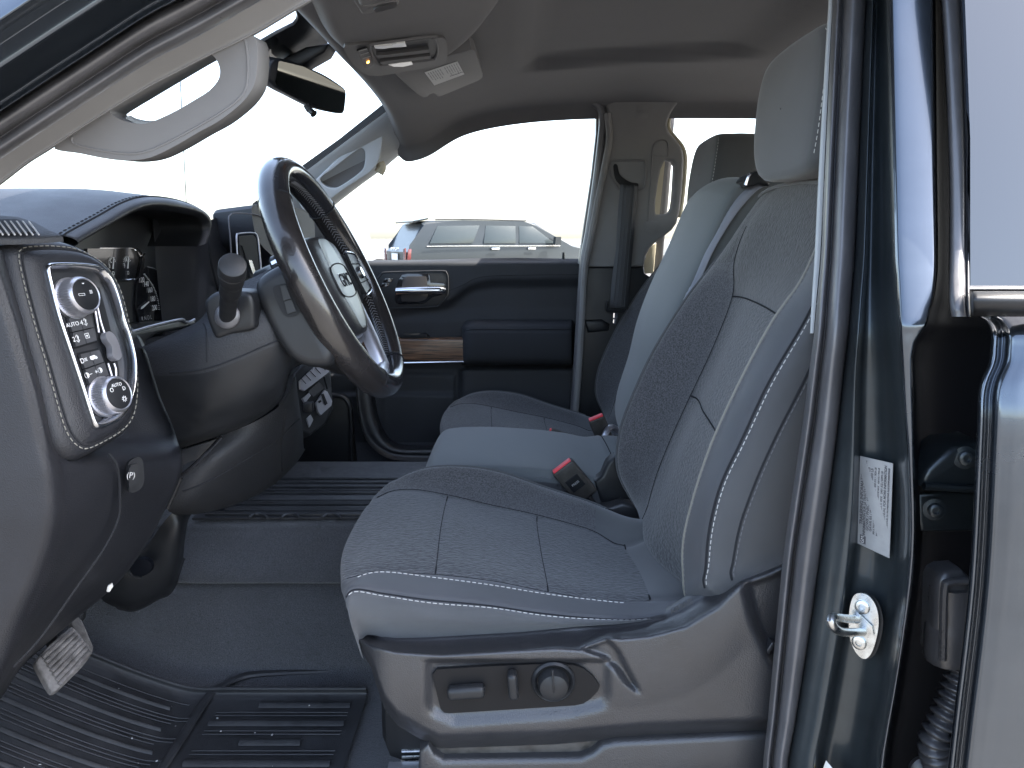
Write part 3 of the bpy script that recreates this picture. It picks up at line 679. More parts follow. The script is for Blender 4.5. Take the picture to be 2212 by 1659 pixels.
for v in [-420, -200, -30, 200, 420, 549, 600, 640, 670, 700, 720, 738, 755, 780, 808, 850, 900, 1000, 1200, 1440, 1690, 1950, 2300]:
    a = ridge(v); b = outer_face(v); b = max(b, a + 7)
    sub = (b - a)
    rows.append([P(a, v, .697 + TH(v)), P(a + sub * .12, v, .692 + TH(v)), P(a + sub * .5, v, .6895 + TH(v)), P(a + sub * .9, v, .6890 + TH(v)), P(b - 1, v, .6905 + TH(v)), P(b + 2, v, .700 + TH(v)), P(b + 6, v, .745 + TH(v)), P(b + 14, v, .80 + TH(v)), P(b + 30, v, .83 + TH(v)), P(b + 95, v, .84 + TH(v)), P(b + 220, v, .84 + TH(v))])
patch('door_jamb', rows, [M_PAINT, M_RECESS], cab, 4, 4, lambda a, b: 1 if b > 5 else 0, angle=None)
# hinges on the jamb
for nm, pts, bolts in (('door_hinge', [(1990,1052),(1993,1032),(2005,1012),(2030,990),(2062,966),(2130,958),(2130,1060),(2000,1056)], ((2082, 986),)),):
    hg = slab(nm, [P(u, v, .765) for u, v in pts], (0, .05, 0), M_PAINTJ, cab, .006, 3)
    tube('rib', [P(1996, 1050, .762), P(2060, 1054, .762), P(2125, 1056, .762)], .004, M_PAINTJ, hg, 8)
def bolt(u, v, Y, par):
    lathe('hinge_bolt', P(u, v, Y), (-.25, -1, .1), [(.0118, 0), (.0118, .002), (.0075, .0025), (.0075, .0085), (.006, .0095), (.0035, .0095), (.0035, .005)], M_PAINTJ, par, 24)
bolt(2084, 988, .765, hg)
h2 = slab('door_hinge', [P(u, v, .79) for u, v in ((1982,1066),(2130,1060),(2130,1150),(1990,1150),(1984,1130))], (0, .03, 0), M_PAINTJ, cab, .005, 3)
bolt(2018, 1100, .788, h2)
tube('wire_boot_block', [P(2052, 1262, .77), P(2050, 1340, .77), P(2046, 1425, .77)], [.022, .024, .022], M_RUBBER, cab, 14)
slab('wire_boot', [P(u, v, .755) for u, v in ((2020,1420),(2026,1262),(2034,1246),(2050,1238),(2084,1235),(2100,1250),(2095,1440),(2060,1445),(2030,1440))], (0, .03, 0), M_RUBBER, cab, .009, 4)
tube('wire_boot_rib', [P(2036, 1425, .75), P(2040, 1275, .75), P(2052, 1258, .75), P(2090, 1255, .75)], .004, M_RUBBER, cab, 8)
path = spl([P(2078, 1450, .765), P(2062, 1500, .76), P(2036, 1560, .755), P(2018, 1605, .755), P(2026, 1650, .76), P(2050, 1700, .77)], 120)
bm = bmesh.new(); tube('x', path, [.0135 + .0035 * math.cos(i * 2 * math.pi / 7.5) for i in range(120)], M_RUBBER, bm=bm, seg=14, smooth_path=False)
mesh_obj('wire_conduit', bm, M_RUBBER, cab, True, None)
lathe('jamb_plug', P(2000, 1668, .80), (-.2, -1, .2), [(.02, 0), (.019, .005), (.012, .009), (.002, .010)], M_RUBBER, cab, 24)

# striker
st = thing('door_striker', 'shiny zinc latch striker loop bolted on the doorway pillar', 'door striker', P(1872, 1350, .75))
sn = Vector((-.62, -.76, .06)).normalized(); s0 = P(1872, 1350, .775)
SNm = lambda u, v, d=0: PN(u, v, s0 + sn * d, sn)
slab('plate', spl([SNm(u, v, .002) for u, v in ((1848,1283),(1868,1280),(1884,1290),(1896,1312),(1900,1345),(1893,1385),(1882,1412),(1868,1421),(1852,1408),(1840,1382),(1836,1350),(1838,1310))], 50, True), sn * .004, M_ZINC, st, .0012, 2)
slab('washer_plate', spl([SNm(u, v, -.001) + Vector((.002,0,0)) for u, v in ((1850,1283),(1870,1281),(1888,1291),(1900,1313),(1905,1345),(1898,1386),(1886,1413),(1870,1421),(1852,1408),(1842,1382),(1840,1350),(1842,1310))], 50, True), sn * .0026, M_BLACK, st, 0)
for u, v in ((1863, 1311), (1856, 1388)):
    lathe('bolt', SNm(u, v, .006), sn, [(.0078, 0), (.0078, .0012), (.0065, .0022), (.0035, .0024), (.003, .0008)], M_ZINC, st, 24)
tube('loop', [P(*q) for q in ((1850,1338,.775),(1825,1336,.755),(1804,1333,.736),(1795,1337,.728),(1796,1347,.727),(1806,1359,.731),(1820,1365,.740),(1850,1366,.760),(1884,1365,.785))], .0046, M_ZINC, st, 12)
slab('strap', [SNm(u, v, .007) for u, v in ((1838,1322),(1850,1318),(1885,1352),(1888,1372),(1876,1378),(1858,1370))], sn * .002, M_ZINC, st, .0008)
# foil label on the pillar
lb = thing('sticker', 'silver foil trailering information sticker with dense print, on the pillar above the striker', 'sticker', P(1900, 1090, .79))
LQ = [P(1866, 982, .8015), P(1937, 998, .770), P(1929, 1202, .772), P(1860, 1170, .806)]
nl = (LQ[1] - LQ[0]).cross(LQ[3] - LQ[0]).normalized(); nl = nl if nl.y < 0 else -nl
LQ = [p + nl * .006 for p in LQ]
slab('foil', LQ, nl * .0006, M_PAPER, lb)
LB = lambda s, t, d=.0009: (LQ[3] * (1 - s) + LQ[0] * s) * (1 - t) + (LQ[2] * (1 - s) + LQ[1] * s) * t + nl * d
lx = LB(.9, .5) - LB(.1, .5); ly = LB(.5, 0) - LB(.5, 1)
ROWS = ['TRAILERING INFORMATION', 'INFORMATION SUR LE TRACTAGE DE REMORQUE', 'GCWR / PNBC   6804 KG / 15000 LB', 'GAWR RR / PNBE AR   1724 KG / 3800 LB', 'MAX PAYLOAD / CHARGE UTILE MAX   828 KG / 1826 LB', 'MAX TONGUE WEIGHT / POIDS EN FLECHE MAX   428 KG / 944 LB', 'CURB WEIGHT / POIDS A VIDE   2401 KG / 5294 LB', "SEE OWNER'S MANUAL FOR MORE INFORMATION", "CONSULTEZ LE MANUEL DU PROPRIETAIRE POUR PLUS D'INFORMATIONS"]
for i, t in enumerate(ROWS):
    L_ = lx.length / .8 * .80
    lettering('lettering', t, LB(.55, .10 + .80 * i / 8), lx, ly, min(.0050, L_ / (len(t) * .56)), M_INK, lb, .00005, bold=.00012)
slab('emblem_patch', [LB(s, t, .0007) for s, t in ((.03, .08), (.12, .08), (.12, .26), (.03, .26))], nl * .0003, M_INK, lb)
lettering('lettering', 'GM', LB(.075, .17, .0013), lx, ly, .0055, M_WHITE, lb, .00005)
tl = thing('sticker', 'white and yellow sticker corner low on the doorway pillar below the striker', 'sticker', P(1800, 1660, .79))
TQ = [P(u, v, Y) for u, v, Y in ((1797,1632,.790),(1824,1664,.778),(1812,1720,.782),(1776,1690,.80))]
nt_ = (TQ[1] - TQ[0]).cross(TQ[3] - TQ[0]).normalized(); nt_ = nt_ if nt_.y < 0 else -nt_
TQ = [p + nt_ * .012 for p in TQ]
slab('paper', TQ, nt_ * .0005, M_PAPERW, tl)
q = lambda s, t: (TQ[0] * (1 - s) + TQ[1] * s) * (1 - t) + (TQ[3] * (1 - s) + TQ[2] * s) * t + nt_ * .0007
slab('yellow_band', [q(0, .28), q(.45, .28), q(.45, 1), q(0, 1)], nt_ * .0003, M_YELLOW, tl)

# ------------------------------------------------------------------ rear door of the driver side (closed)
rd = thing('rear_door', 'closed dark slate rear door with dark window, at the right edge', 'car door', (1.1, .62, .6))
KD = [684, 692, 705, 721, 750, 784, 843, 948, 1265, 1563, 1690, 2100, 2500]
L0 = [2112, 2126, 2136, 2140, 2139, 2135, 2114, 2109, 2092, 2058, 2044, 2000, 1960]
rows = []
for v, l in zip(KD, L0):
    s = 0 if v > 800 else (800 - v) / 116
    sh = .03 * max(0, (722 - v) / 38) ** 1.5 + .00011 * max(0, 900 - v)
    rows.append([P(l + 6, v, .80 + 0 * s), P(l + 1, v, .66 + sh), P(l, v, .632 + sh), P(l + 5, v, .622 + sh), P(l + 13, v, .620 + sh), P(l + 19, v, .627 + sh), P(l + 27, v, .629 + sh), P(l + 36, v, .617 + sh), P(l + 46, v, .612 + sh), P(l + 62, v, .609 + sh), P(l + 110, v, .604 + sh), P(l + 260, v, .60 + sh), P(l + 520, v, .60 + sh), P(l + 1100, v, .60 + sh), P(l + 2200, v, .60 + sh)])
patch('body', rows, M_PAINT, rd, 5, 4, angle=None)
gx0, gn = P(2150, 600, .700), Vector((0, -1, .26)).normalized()
G_ = lambda u, v, d=0: PN(u, v, gx0 + gn * d, gn)
slab('window', [G_(2082, -60), G_(2096, 300), G_(2096, 622), G_(3500, 622), G_(3500, -330), G_(2060, -330)], -gn * .004, M_TINT, rd)
FS = [([2030,2042,2050,2049,2050,2055],.725),([2032,2044,2052,2052,2052,2057],.668),([2036,2049,2056,2056,2058,2062],.655),([2046,2058,2066,2066,2067,2071],.651),([2062,2072,2078,2078,2080,2083],.650),([2070,2079,2084,2084,2085,2088],.653),([2074,2083,2088,2088,2089,2091],.661),([2078,2087,2091,2091,2091,2093],.652),([2084,2091,2095,2094,2094,2096],.655),([2085,2092,2096,2095,2095,2097],.672)]
rows = [[P(l[i], v, Y + .026 + TH(v) * 1.1 - (.026 if v > 640 else 0)) for l, Y in FS] for i, v in enumerate((-40, 180, 380, 560, 650, 684))]
patch('window_frame', rows, M_RUBBER, rd, 5, 4, angle=None)
rows = [[P(u, v, Y) for u in (2095, 2120, 2200, 2420, 3500)] for v, Y in ((617,.668),(620,.645),(625,.640),(629,.648))]
patch('window_sweep', rows, M_RUBBER, rd, 3, 2, angle=None)
rows = [[P(2096 + k, v, Y + dy) for k, dy in ((0, .02), (6, .004), (16, 0), (100, -.003), (330, -.003), (1400, -.003))] for v, Y in ((628,.66),(630,.632),(640,.620),(655,.618),(670,.622),(678,.632),(683,.652))]
patch('belt_moulding', rows, M_BLACK, rd, 4, 3, angle=None)
# dim rear cabin trim behind that window so that the pane is not empty
rbox('door_trim', (1.35, .80, 1.0), (.9, .08, .75), M_BLACK, rd, .02)

# ------------------------------------------------------------------ roof and headliner
XR = [-.335, -.315, -.29, -.24, -.14, 0, .19, .45, .8, 1.3, 1.75]
MID = [1.80, 1.785, 1.785, 1.79, 1.815, 1.85, 1.868, 1.875, 1.875, 1.87, 1.86]
EDG = [1.735, 1.72, 1.72, 1.737, 1.792, 1.822, 1.837, 1.840, 1.838, 1.83, 1.82]
YC = [(.80,0,-.03),(.83,0,0),(.92,.55,0),(1.08,.9,0),(1.3,1,0),(1.57,1,0),(1.85,1,0),(2.08,.85,0),(2.22,.45,0),(2.30,.06,0),(2.33,0,-.012),(2.35,0,-.045)]
rows = [[Vector((x, y, e + (m - e) * f + d)) for y, f, d in YC] for x, m, e in zip(XR, MID, EDG)]
def hd(p, a, b):   # pressed recess in the middle of the headliner
    k = smooth01((p.x - .02) / .05) * smooth01((.62 - p.x) / .12) * smooth01((p.y - 1.05) / .08) * smooth01((2.02 - .12 * (p.x) - p.y) / .05)
    return Vector((0, 0, .024 * k))
patch('headliner', rows, M_LINER, cab, 8, 8, disp=hd, angle=None)
patch('roof_panel', [[Vector((x - (.03 if x < -.3 else 0), y, e + (m - e) * f + d)) for y, f, d in ((.80,0,.0),(.82,0,.06),(.98,.7,.075),(1.3,1,.08),(1.57,1,.085),(1.85,1,.08),(2.2,.7,.075),(2.40,0,.07),(2.45,0,-.01))] for x, m, e in zip(XR, MID, EDG)], M_PAINT, cab, 4, 4, angle=None)
slab('coat_hook', [PZ(u, v, 1.862) for u, v in ((1048,112),(1056,107),(1076,106),(1082,112),(1078,121),(1052,122))], (0, 0, -.006), M_LINER, cab, .002)
# windscreen with its dark printed border
wb = [P(-420, 620, 1.0), P(-200, 520, 1.3)]
WS0, WS1 = Vector((-.33, 0, 1.81)), Vector((-1.22, 0, 1.30))
def WP(t, y): return Vector((WS0.x + (WS1.x - WS0.x) * t, y, WS0.z + (WS1.z - WS0.z) * t))
bm = bmesh.new(); V = [[bm.verts.new(WP(t, .80 + 1.56 * k / 16) - Vector((.10 * math.sin(math.pi * k / 16), 0, 0))) for k in range(17)] for t in (0, .25, .5, .75, 1)]
for i in range(4):
    for k in range(16): bm.faces.new((V[i][k], V[i][k + 1], V[i + 1][k + 1], V[i + 1][k]))
mesh_obj('windscreen', bm, M_GLASS, cab, True, None)
fr0, frn = P(640, 90, 1.58), Vector((.50, 0, -.87)).normalized()
W_ = lambda u, v: PN(u, v, fr0, frn)
slab('windscreen_border', [W_(u, v) for u, v in ((638,17),(660,10),(712,100),(700,97),(650,138),(622,128),(600,165),(560,182),(545,150),(566,92),(600,72),(636,54),(643,45),(644,38))], frn * -.006, M_BLACK, cab, .001)
slab('windscreen_border', [P(u, v, 2.17) for u, v in ((850,222),(845,203),(830,190),(832,207),(828,224),(812,237),(733,300),(648,361),(545,440),(545,452),(660,368),(740,308),(835,238))], (0, .01, 0), M_BLACK, cab)
slab('mirror_mount', [P(u, v, 1.58) for u, v in ((600,140),(612,124),(660,100),(712,92),(700,112),(668,130),(640,146),(618,150))], (0, .06, 0), M_BLACK, cab, .006, 3)

# passenger front pillar trim with assist handle
up_ = [(540,462,2.30),(648,361,2.27),(733,300,2.25),(812,238,2.23),(849,219,2.22),(866,208,2.21)]
lo_ = [(640,500,2.38),(700,452,2.37),(755,408,2.36),(818,362,2.35),(846,336,2.34),(915,294,2.33)]
UPs, LOs = spl([P(*q) for q in up_], 7), spl([P(*q) for q in lo_], 7)
rows = []
for f, dy in ((0, .03), (.04, 0), (.15, -.018), (.35, -.022), (.6, -.014), (.85, .0), (1, .02), (1.02, .05)):
    rows.append([a.lerp(b, f) + Vector((0, dy, 0)) for a, b in zip(UPs, LOs)])
patch('pillar_trim', rows, M_TRIMB, cab, 4, 6, angle=None)
h0, hn2 = P(740, 350, 2.27), Vector((.12, -1, -.12)).normalized()
H2 = lambda l, d=0: [PN(u, v, h0 + hn2 * d, hn2) for u, v in l]
o2 = spl(H2([(648,430),(690,380),(750,325),(800,288),(822,276),(827,290),(824,322),(817,350),(800,372),(770,392),(735,415),(700,440),(660,455)]), 60, True)
i2 = spl(H2([(693,385),(720,365),(750,341),(775,323),(784,321),(789,332),(786,360),(776,373),(752,391),(728,405),(712,405),(698,398)]), 50, True)
bm = bmesh.new(); slab_bm(bm, o2, -hn2 * .05, .012, 4, [i2])
g2 = mesh_obj('grab_handle', bm, M_TRIMB, cab, True, None)
slab('handle_recess', H2([(680,395),(720,355),(790,310),(800,345),(780,385),(720,418),(690,410)], -.035), -hn2 * .012, M_HANDLE, g2)
tube('speaker_tip', [P(820, 352, 2.31), P(824, 362, 2.31), P(818, 374, 2.31)], .014, M_CREAM, g2, 8)

# far centre pillar: cloth trim with slot, dark lower trim
pill = [(1309,226),(1330,214),(1400,211),(1471,217),(1460,228),(1451,242),(1444,258),(1442,270),(1446,284),(1456,295),(1468,310),(1473,318),(1477,332),(1478,347),(1476,385),(1473,422),(1469,455),(1463,482),(1452,497),(1433,512),(1416,524),(1404,537),(1396,552),(1391,576),(1262,577),(1275,500),(1290,420),(1304,340),(1312,290),(1314,255)]
slot = [(1436,347),(1445,345),(1455,347),(1460,357),(1459,385),(1456,430),(1453,450),(1447,460),(1436,463),(1418,463),(1416,455),(1417,430),(1422,395),(1428,365)]
bm = bmesh.new(); slab_bm(bm, [P(u, v, 2.32) for u, v in pill], (0, .05, 0), .010, 4, [[P(u, v, 2.32) for u, v in slot]])
bp = mesh_obj('pillar_trim', bm, M_TRIM, cab, True, None)
slab('airbag_tag', [P(u, v, 2.319) for u, v in ((1371,230),(1374,227),(1402,227),(1405,231),(1404,252),(1401,256),(1374,256),(1371,252))], (0, .004, 0), M_TRIM, bp, .0015)
lettering('lettering', 'AIRBAG', P(1388, 241, 2.3175), (1, 0, 0), (0, 0, 1), .011, M_HANDLE, bp, .0001)
tube('seam', [P(u, v, 2.3195) for u, v in ((1400,480),(1404,420),(1408,345),(1412,312),(1425,302),(1440,305),(1444,322),(1443,338))], .0018, M_HANDLE, bp, seg=5)
for l in (((1409,336),(1411,318),(1420,306),(1432,303),(1441,310),(1443,330),(1440,338),(1412,337)), ((1393,480),(1420,479),(1422,495),(1416,505),(1402,508),(1394,500))):
    slab('handle_cap', spl([P(u, v, 2.319) for u, v in l], 24, True), (0, .004, 0), M_TRIM, bp, .001)
ring = [(1318,352),(1330,347),(1385,347),(1393,352),(1394,390),(1388,408),(1352,410),(1336,408),(1322,385),(1317,368)]
tube('belt_bezel', [P(u, v, 2.318) for u, v in ring], .003, M_HANDLE, bp, 6, closed=True)
slab('belt_slot', spl([P(u, v, 2.3165) for u, v in ((1325,358),(1330,354),(1334,357),(1336,368),(1340,378),(1352,388),(1365,394),(1378,396),(1379,402),(1374,407),(1350,404),(1336,396),(1328,382))], 40, True), (0, .004, 0), M_DARK, bp, .001)
slab('slot_backing', [P(u, v, 2.44) for u, v in ((1425,335),(1438,335),(1424,470),(1408,470))], (0, .01, 0), M_CREAM, bp)
# rear edge of the pillar catches the light: highlight put in as a cream tube
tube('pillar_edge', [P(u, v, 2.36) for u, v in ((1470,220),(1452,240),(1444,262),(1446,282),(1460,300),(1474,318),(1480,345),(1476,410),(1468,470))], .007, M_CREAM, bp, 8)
low_t = [(1262,577),(1391,576),(1393,590),(1408,600),(1400,660),(1360,760),(1330,920),(1300,960),(1240,960),(1238,860),(1250,730)]
lt = slab('lower_pillar_trim', [P(u, v, 2.325) for u, v in low_t], (0, .16, 0), M_BLACK, cab, .006, 3)  # depth extended out of sight to block sun from the far door
slab('pillar_sun_block', [P(u, v, 2.40) for u, v in ((1300,240),(1400,225),(1395,560),(1275,575),(1300,380))], (0, .12, 0), M_RUBBER, cab, .003)  # unseen block added behind the trim to keep sun off the door edge
slab('belt_notch', [P(u, v, 2.315) for u, v in ((1262,692),(1300,690),(1318,700),(1315,715),(1270,720))], (0, .02, 0), M_BLACK, lt, .01, 3)
tube('pillar_edge', [P(u, v, 2.315) for u, v in ((1312,245),(1316,300),(1304,370),(1290,440),(1275,520),(1264,580),(1258,680),(1252,780),(1243,900))], .010, M_TRIM, bp, 8)

pb = thing('seat_belt', 'dark ribbed shoulder belt hanging down the far centre pillar', 'seat belt', P(1340, 540, 2.31))
bm = bmesh.new(); strap(bm, [P(u, v, 2.308) for u, v in ((1340,398),(1334,470),(1330,540),(1322,600),(1317,664))], [P(u, v, 2.308) for u, v in ((1378,402),(1372,470),(1366,540),(1361,600),(1356,668))])
w = mesh_obj('webbing', bm, M_BELT, pb); md = w.modifiers.new('t', 'SOLIDIFY'); md.thickness = .002
bm = bmesh.new()
for f in (.2, .4, .6, .8): tube('x', [P(1340 + 38 * f, 400, 2.306), P(1330 + 36 * f, 540, 2.306), P(1317 + 39 * f, 664, 2.306)], .0012, M_BELT, bm=bm, seg=5)
mesh_obj('webbing_rib', bm, M_BELT, w)
tube('latch_plate', [P(1312, 650, 2.30), P(1311, 666, 2.30), P(1318, 672, 2.30), P(1350, 672, 2.30)], .005, M_BLACK, pb, 8)
tube('latch_tongue', [P(1329, 676, 2.30), P(1328, 690, 2.30), P(1327, 700, 2.30)], [.006, .005, .004], M_BRIGHT, pb, 8, flat=(Vector((1, 0, 0)), 1.4))

# door opening on the far side: rubber frame and sill trim
fr = [(905,303),(915,297),(955,273),(1000,252),(1060,236),(1150,225),(1250,218),(1280,221),(1297,234),(1303,258),(1300,300),(1288,400),(1273,500),(1262,560),(1256,640),(1249,760),(1240,890)]
tube('door_seal', [P(u, v, 2.335) for u, v in fr], .013, M_RUBBER, cab, 10)
sill = [(770,820,2.36),(776,880,2.36),(790,935,2.36),(815,965,2.36),(850,982,2.36),(920,986,2.36),(1060,986,2.36),(1250,985,2.36)]
bm = bmesh.new(); cs = spl([P(*q) for q in sill], 40)
ins = spl([P(*q) for q in [(800,815,2.37),(806,880,2.37),(818,925,2.37),(838,957,2.37),(868,970,2.37),(925,970,2.37),(1060,970,2.37),(1250,968,2.37)]], 40)
rows = [[a + Vector((0, -.02, -.01)) for a in cs], cs, [a.lerp(b, .5) + Vector((0, -.006, .002)) for a, b in zip(cs, ins)], ins, [b + Vector((0, .05, 0)) for b in ins]]
bm.free()
patch('sill_trim', rows, M_SHIELD, cab, 4, 1, angle=None)
# floor, tunnel and bulkhead
prof = [(.70,.56),(.74,.60),(.80,.62),(1.0,.625),(1.24,.628),(1.31,.636),(1.335,.665),(1.346,.735),(1.358,.778),(1.384,.798),(1.386,.803),(1.362,.808),(1.358,.818),(1.364,.835),(1.390,.872),(1.402,.893),(1.43,.908),(1.6,.912),(1.78,.905),(1.82,.88),(1.85,.75),(1.90,.66),(2.1,.64),(2.36,.64),(2.40,.66),(2.42,.80)]
def ramp(x): return .45 * max(0, -x - .60) ** 1.5
rows = []
for x in (.75, .5, .2, 0, -.2, -.35, -.5, -.6, -.7, -.8, -.95):
    rows.append([Vector((x, y, z + ramp(x) * (1 if z < .8 else .35))) for y, z in prof])
patch('carpet', rows, M_CARPET, cab, 4, 5, angle=None)
rbox('bulkhead', (-1.05, 1.57, 1.0), (.06, 1.7, .9), M_DARK, cab, 0)
rbox('rear_wall', (1.80, 1.57, 1.05), (.06, 1.7, .80), M_BLACK, cab, .02)
rbox('rear_bench', (1.35, 1.57, .95), (.45, 1.5, .55), M_DARK, cab, .08, 4)
rbox('rocker_panel', (0, .72, .55), (2.4, .12, .22), M_PAINTJ, cab, .03, 4)
slab('sill_plate', [P(u, v, .88) for u, v in ((830,1690),(990,1688),(1600,1686),(1600,1740),(820,1740))], (0, .04, 0), M_SILVER, cab, .004)
bn_ = rbox('bonnet', (-1.86, 1.57, 1.00), (1.5, 1.86, .52), M_PAINT, cab, .12, 6)
rbox('cowl', (-1.10, 1.57, 1.13), (.22, 1.72, .30), M_BLACK, cab, .03)
slab('front_wing', [Vector((x, .66, z)) for x, z in ((-2.55, .5), (-.80, .5), (-.78, 1.15), (-.9, 1.22), (-2.4, 1.12), (-2.6, .95))], (0, .12, 0), M_PAINT, cab, .04, 4)
rbox('floor_pan', (.3, 1.55, .50), (2.9, 1.75, .06), M_DARK, cab, 0)
slab('body_side', [Vector((x, 2.50, z)) for x, z in ((-1.2, .5), (1.85, .5), (1.85, 1.25), (-1.2, 1.25))], (0, .05, 0), M_PAINT, cab)
# kick panel and tunnel side seen in the far footwell
slab('kick_panel', [P(u, v, 2.30) for u, v in ((640,870),(664,856),(712,855),(735,857),(748,866),(755,884),(758,930),(765,1010),(640,1060),(610,1040))], (0, .05, 0), M_BLACK, cab, .006, 3)
tube('kick_panel_edge', [P(u, v, 2.285) for u, v in ((715,855),(740,858),(752,870),(757,890),(758,950),(760,1000))], .006, M_BLACK, cab, 8)

# ------------------------------------------------------------------ overhead
def OZ(u, v, d=0):   # underside of the console bulge, rising towards the rear
    n = Vector((-.16, .03, 1)).normalized(); return PN(u, v, Vector((-.22, 1.57, 1.762)) - n * d, n)
oc = thing('overhead_console', 'grey overhead console with two lit map lamps and switch block in the headliner', 'overhead console', Vector((-.2, 1.57, 1.75)))
bul = [(640,-30),(672,40),(700,92),(735,124),(775,152),(815,166),(860,166),(905,158),(950,143),(990,122),(1030,90),(1065,50),(1095,5),(1115,-60),(1120,-140),(640,-140)]
bm = bmesh.new(); slab_bm(bm, spl([OZ(u, v) for u, v in bul], 70, True), (0, 0, .075), .035, 7)
mesh_obj('housing', bm, M_LINER, oc, True, None)
dn = -Vector((-.16, .03, 1)).normalized()
bz = [(741,97),(744,91),(778,88),(820,88),(878,82),(920,77),(953,74),(959,76),(963,83),(966,105),(964,125),(957,132),(935,138),(853,152),(815,158),(795,156),(778,149),(762,133),(750,115)]
pnl = slab('panel', [OZ(u, v, -.001) for u, v in bz], dn * .0055, mat('console_plastic', (.105, .103, .103), .5, 0, .5), oc, .002, 3)
slab('tray', [OZ(u, v, .003) for u, v in ((800,100),(815,95),(930,80),(938,84),(944,105),(940,122),(930,127),(830,138),(818,134),(806,118))], dn * .002, mat('console_dark', (.06, .06, .062), .5, 0, .5), pnl, .001)
M_CD = MATS['console_dark']
tube('tray_edge', [OZ(u, v, .0065) for u, v in ((800,100),(815,94),(932,79),(940,84),(946,106),(941,124),(930,129),(830,140),(816,135),(804,117))], .0022, M_HANDLE, pnl, 6, closed=True)
slab('tray_bar', [OZ(u, v, .0045) for u, v in ((812,112),(830,111),(925,99),(926,106),(834,116),(815,118))], dn * .006, M_CD, pnl, .002)
slab('tray_bar', [OZ(u, v, .0045) for u, v in ((820,127),(836,124),(928,113),(930,119),(838,131),(824,132))], dn * .006, M_CD, pnl, .002)
slab('map_lamp', [OZ(u, v, .005) for u, v in ((807,94),(845,91),(855,87),(874,86),(877,94),(845,96),(826,99),(810,98))], dn * .005, M_LENS, pnl, .0015)
slab('map_lamp', [OZ(u, v, .005) for u, v in ((838,134),(866,129),(888,128),(891,133),(870,138),(850,138))], dn * .005, M_LENS, pnl, .0015)
slab('switch_block', [OZ(u, v, .0045) for u, v in ((770,107),(776,104),(789,100),(793,102),(806,134),(803,138),(792,144),(787,143))], dn * .003, M_BLACK, pnl, .0012)
slab('warning_light', [OZ(u, v, .008) for u, v in ((792,134),(797,131),(798,134),(793,137))], dn * .0006, M_LED, pnl)
bm = bmesh.new()
for v in (110, 118, 126): tube('x', [OZ(776 + (v - 110) * .45, v, .0076), OZ(793 + (v - 110) * .45, v - 5, .0076)], .0008, M_GREYP, bm=bm, seg=5, smooth_path=False)
mesh_obj('switch_marking', bm, M_GREYP, pnl)
# sun visors
def VZ(u, v, d=0):
    n = Vector((-.20, -.03, 1)).normalized(); return PN(u, v, Vector((-.10, 1.98, 1.800)) - n * d, n)
vd = -Vector((-.20, -.03, 1)).normalized()
sv = thing('sun_visor', 'grey passenger sun visor with white warning label, folded against the headliner', 'sun visor', VZ(950, 160))
slab('panel', spl([VZ(u, v) for u, v in ((845,150),(870,148),(1000,112),(1023,108),(1030,120),(1040,150),(1043,162),(1038,172),(1010,184),(955,207),(945,208),(938,202),(930,203),(922,210),(908,208),(880,185))], 70, True), -vd * .022, M_HANDLE, sv, .007, 3)
lq = [(917,156),(988,132),(1003,160),(938,184)]
wl = slab('warning_label', [VZ(u, v, .0006) for u, v in lq], vd * .0006, M_PAPERW, sv)
bm = bmesh.new(); B4 = lambda s, t: tuple(((lq[0][k] * (1 - s) + lq[1][k] * s) * (1 - t) + (lq[3][k] * (1 - s) + lq[2][k] * s) * t) for k in (0, 1))
random.seed(3)
for i in range(13):
    s = .06 + .90 * i / 12.5
    if i == 6: continue
    for t0, t1 in ((.12, .30), (.32, .58), (.6, .60 + random.random() * .3)):
        a, b, c_, d_ = B4(s, t0), B4(s + .026, t0), B4(s + .026, t1 - .02), B4(s, t1 - .02)
        slab_bm(bm, [VZ(*q_, .0014) for q_ in (a, b, c_, d_)], vd * .0002)
mesh_obj('lettering', bm, M_GREYP, wl, False)
lettering('lettering', 'AIRBAG', VZ(*B4(.78, .82), .0015), VZ(*B4(.9, .5)) - VZ(*B4(.1, .5)), VZ(*B4(.5, 0)) - VZ(*B4(.5, 1)), .010, M_INK, wl, .0001)
sv2 = thing('sun_visor', 'grey driver sun visor, only its lower corner and clip showing at the top edge', 'sun visor', PZ(800, 0, 1.76))
n2 = Vector((-.1, .1, 1)).normalized()
V2 = lambda u, v, d=0: PN(u, v, Vector((-.23, 1.00, 1.728)) - n2 * d, n2)
slab('panel', [V2(u, v) for u, v in ((776,14),(790,16),(835,6),(900,-14),(960,-60),(780,-120),(760,-40))], n2 * .02, M_HANDLE, sv2, .006, 3)
slab('clip', [V2(u, v, -.012) for u, v in ((757,-8),(776,22),(781,31),(796,31),(835,21),(860,13),(863,6),(858,2),(830,6),(800,14),(785,14),(770,-10))], n2 * .012, M_HANDLE, sv2, .003, 3)
slab('clip_slot', [V2(u, v, .0) for u, v in ((806,16),(816,10),(850,3),(858,5),(852,12),(825,19),(812,22))], -n2 * .003, M_CD, sv2, .001)
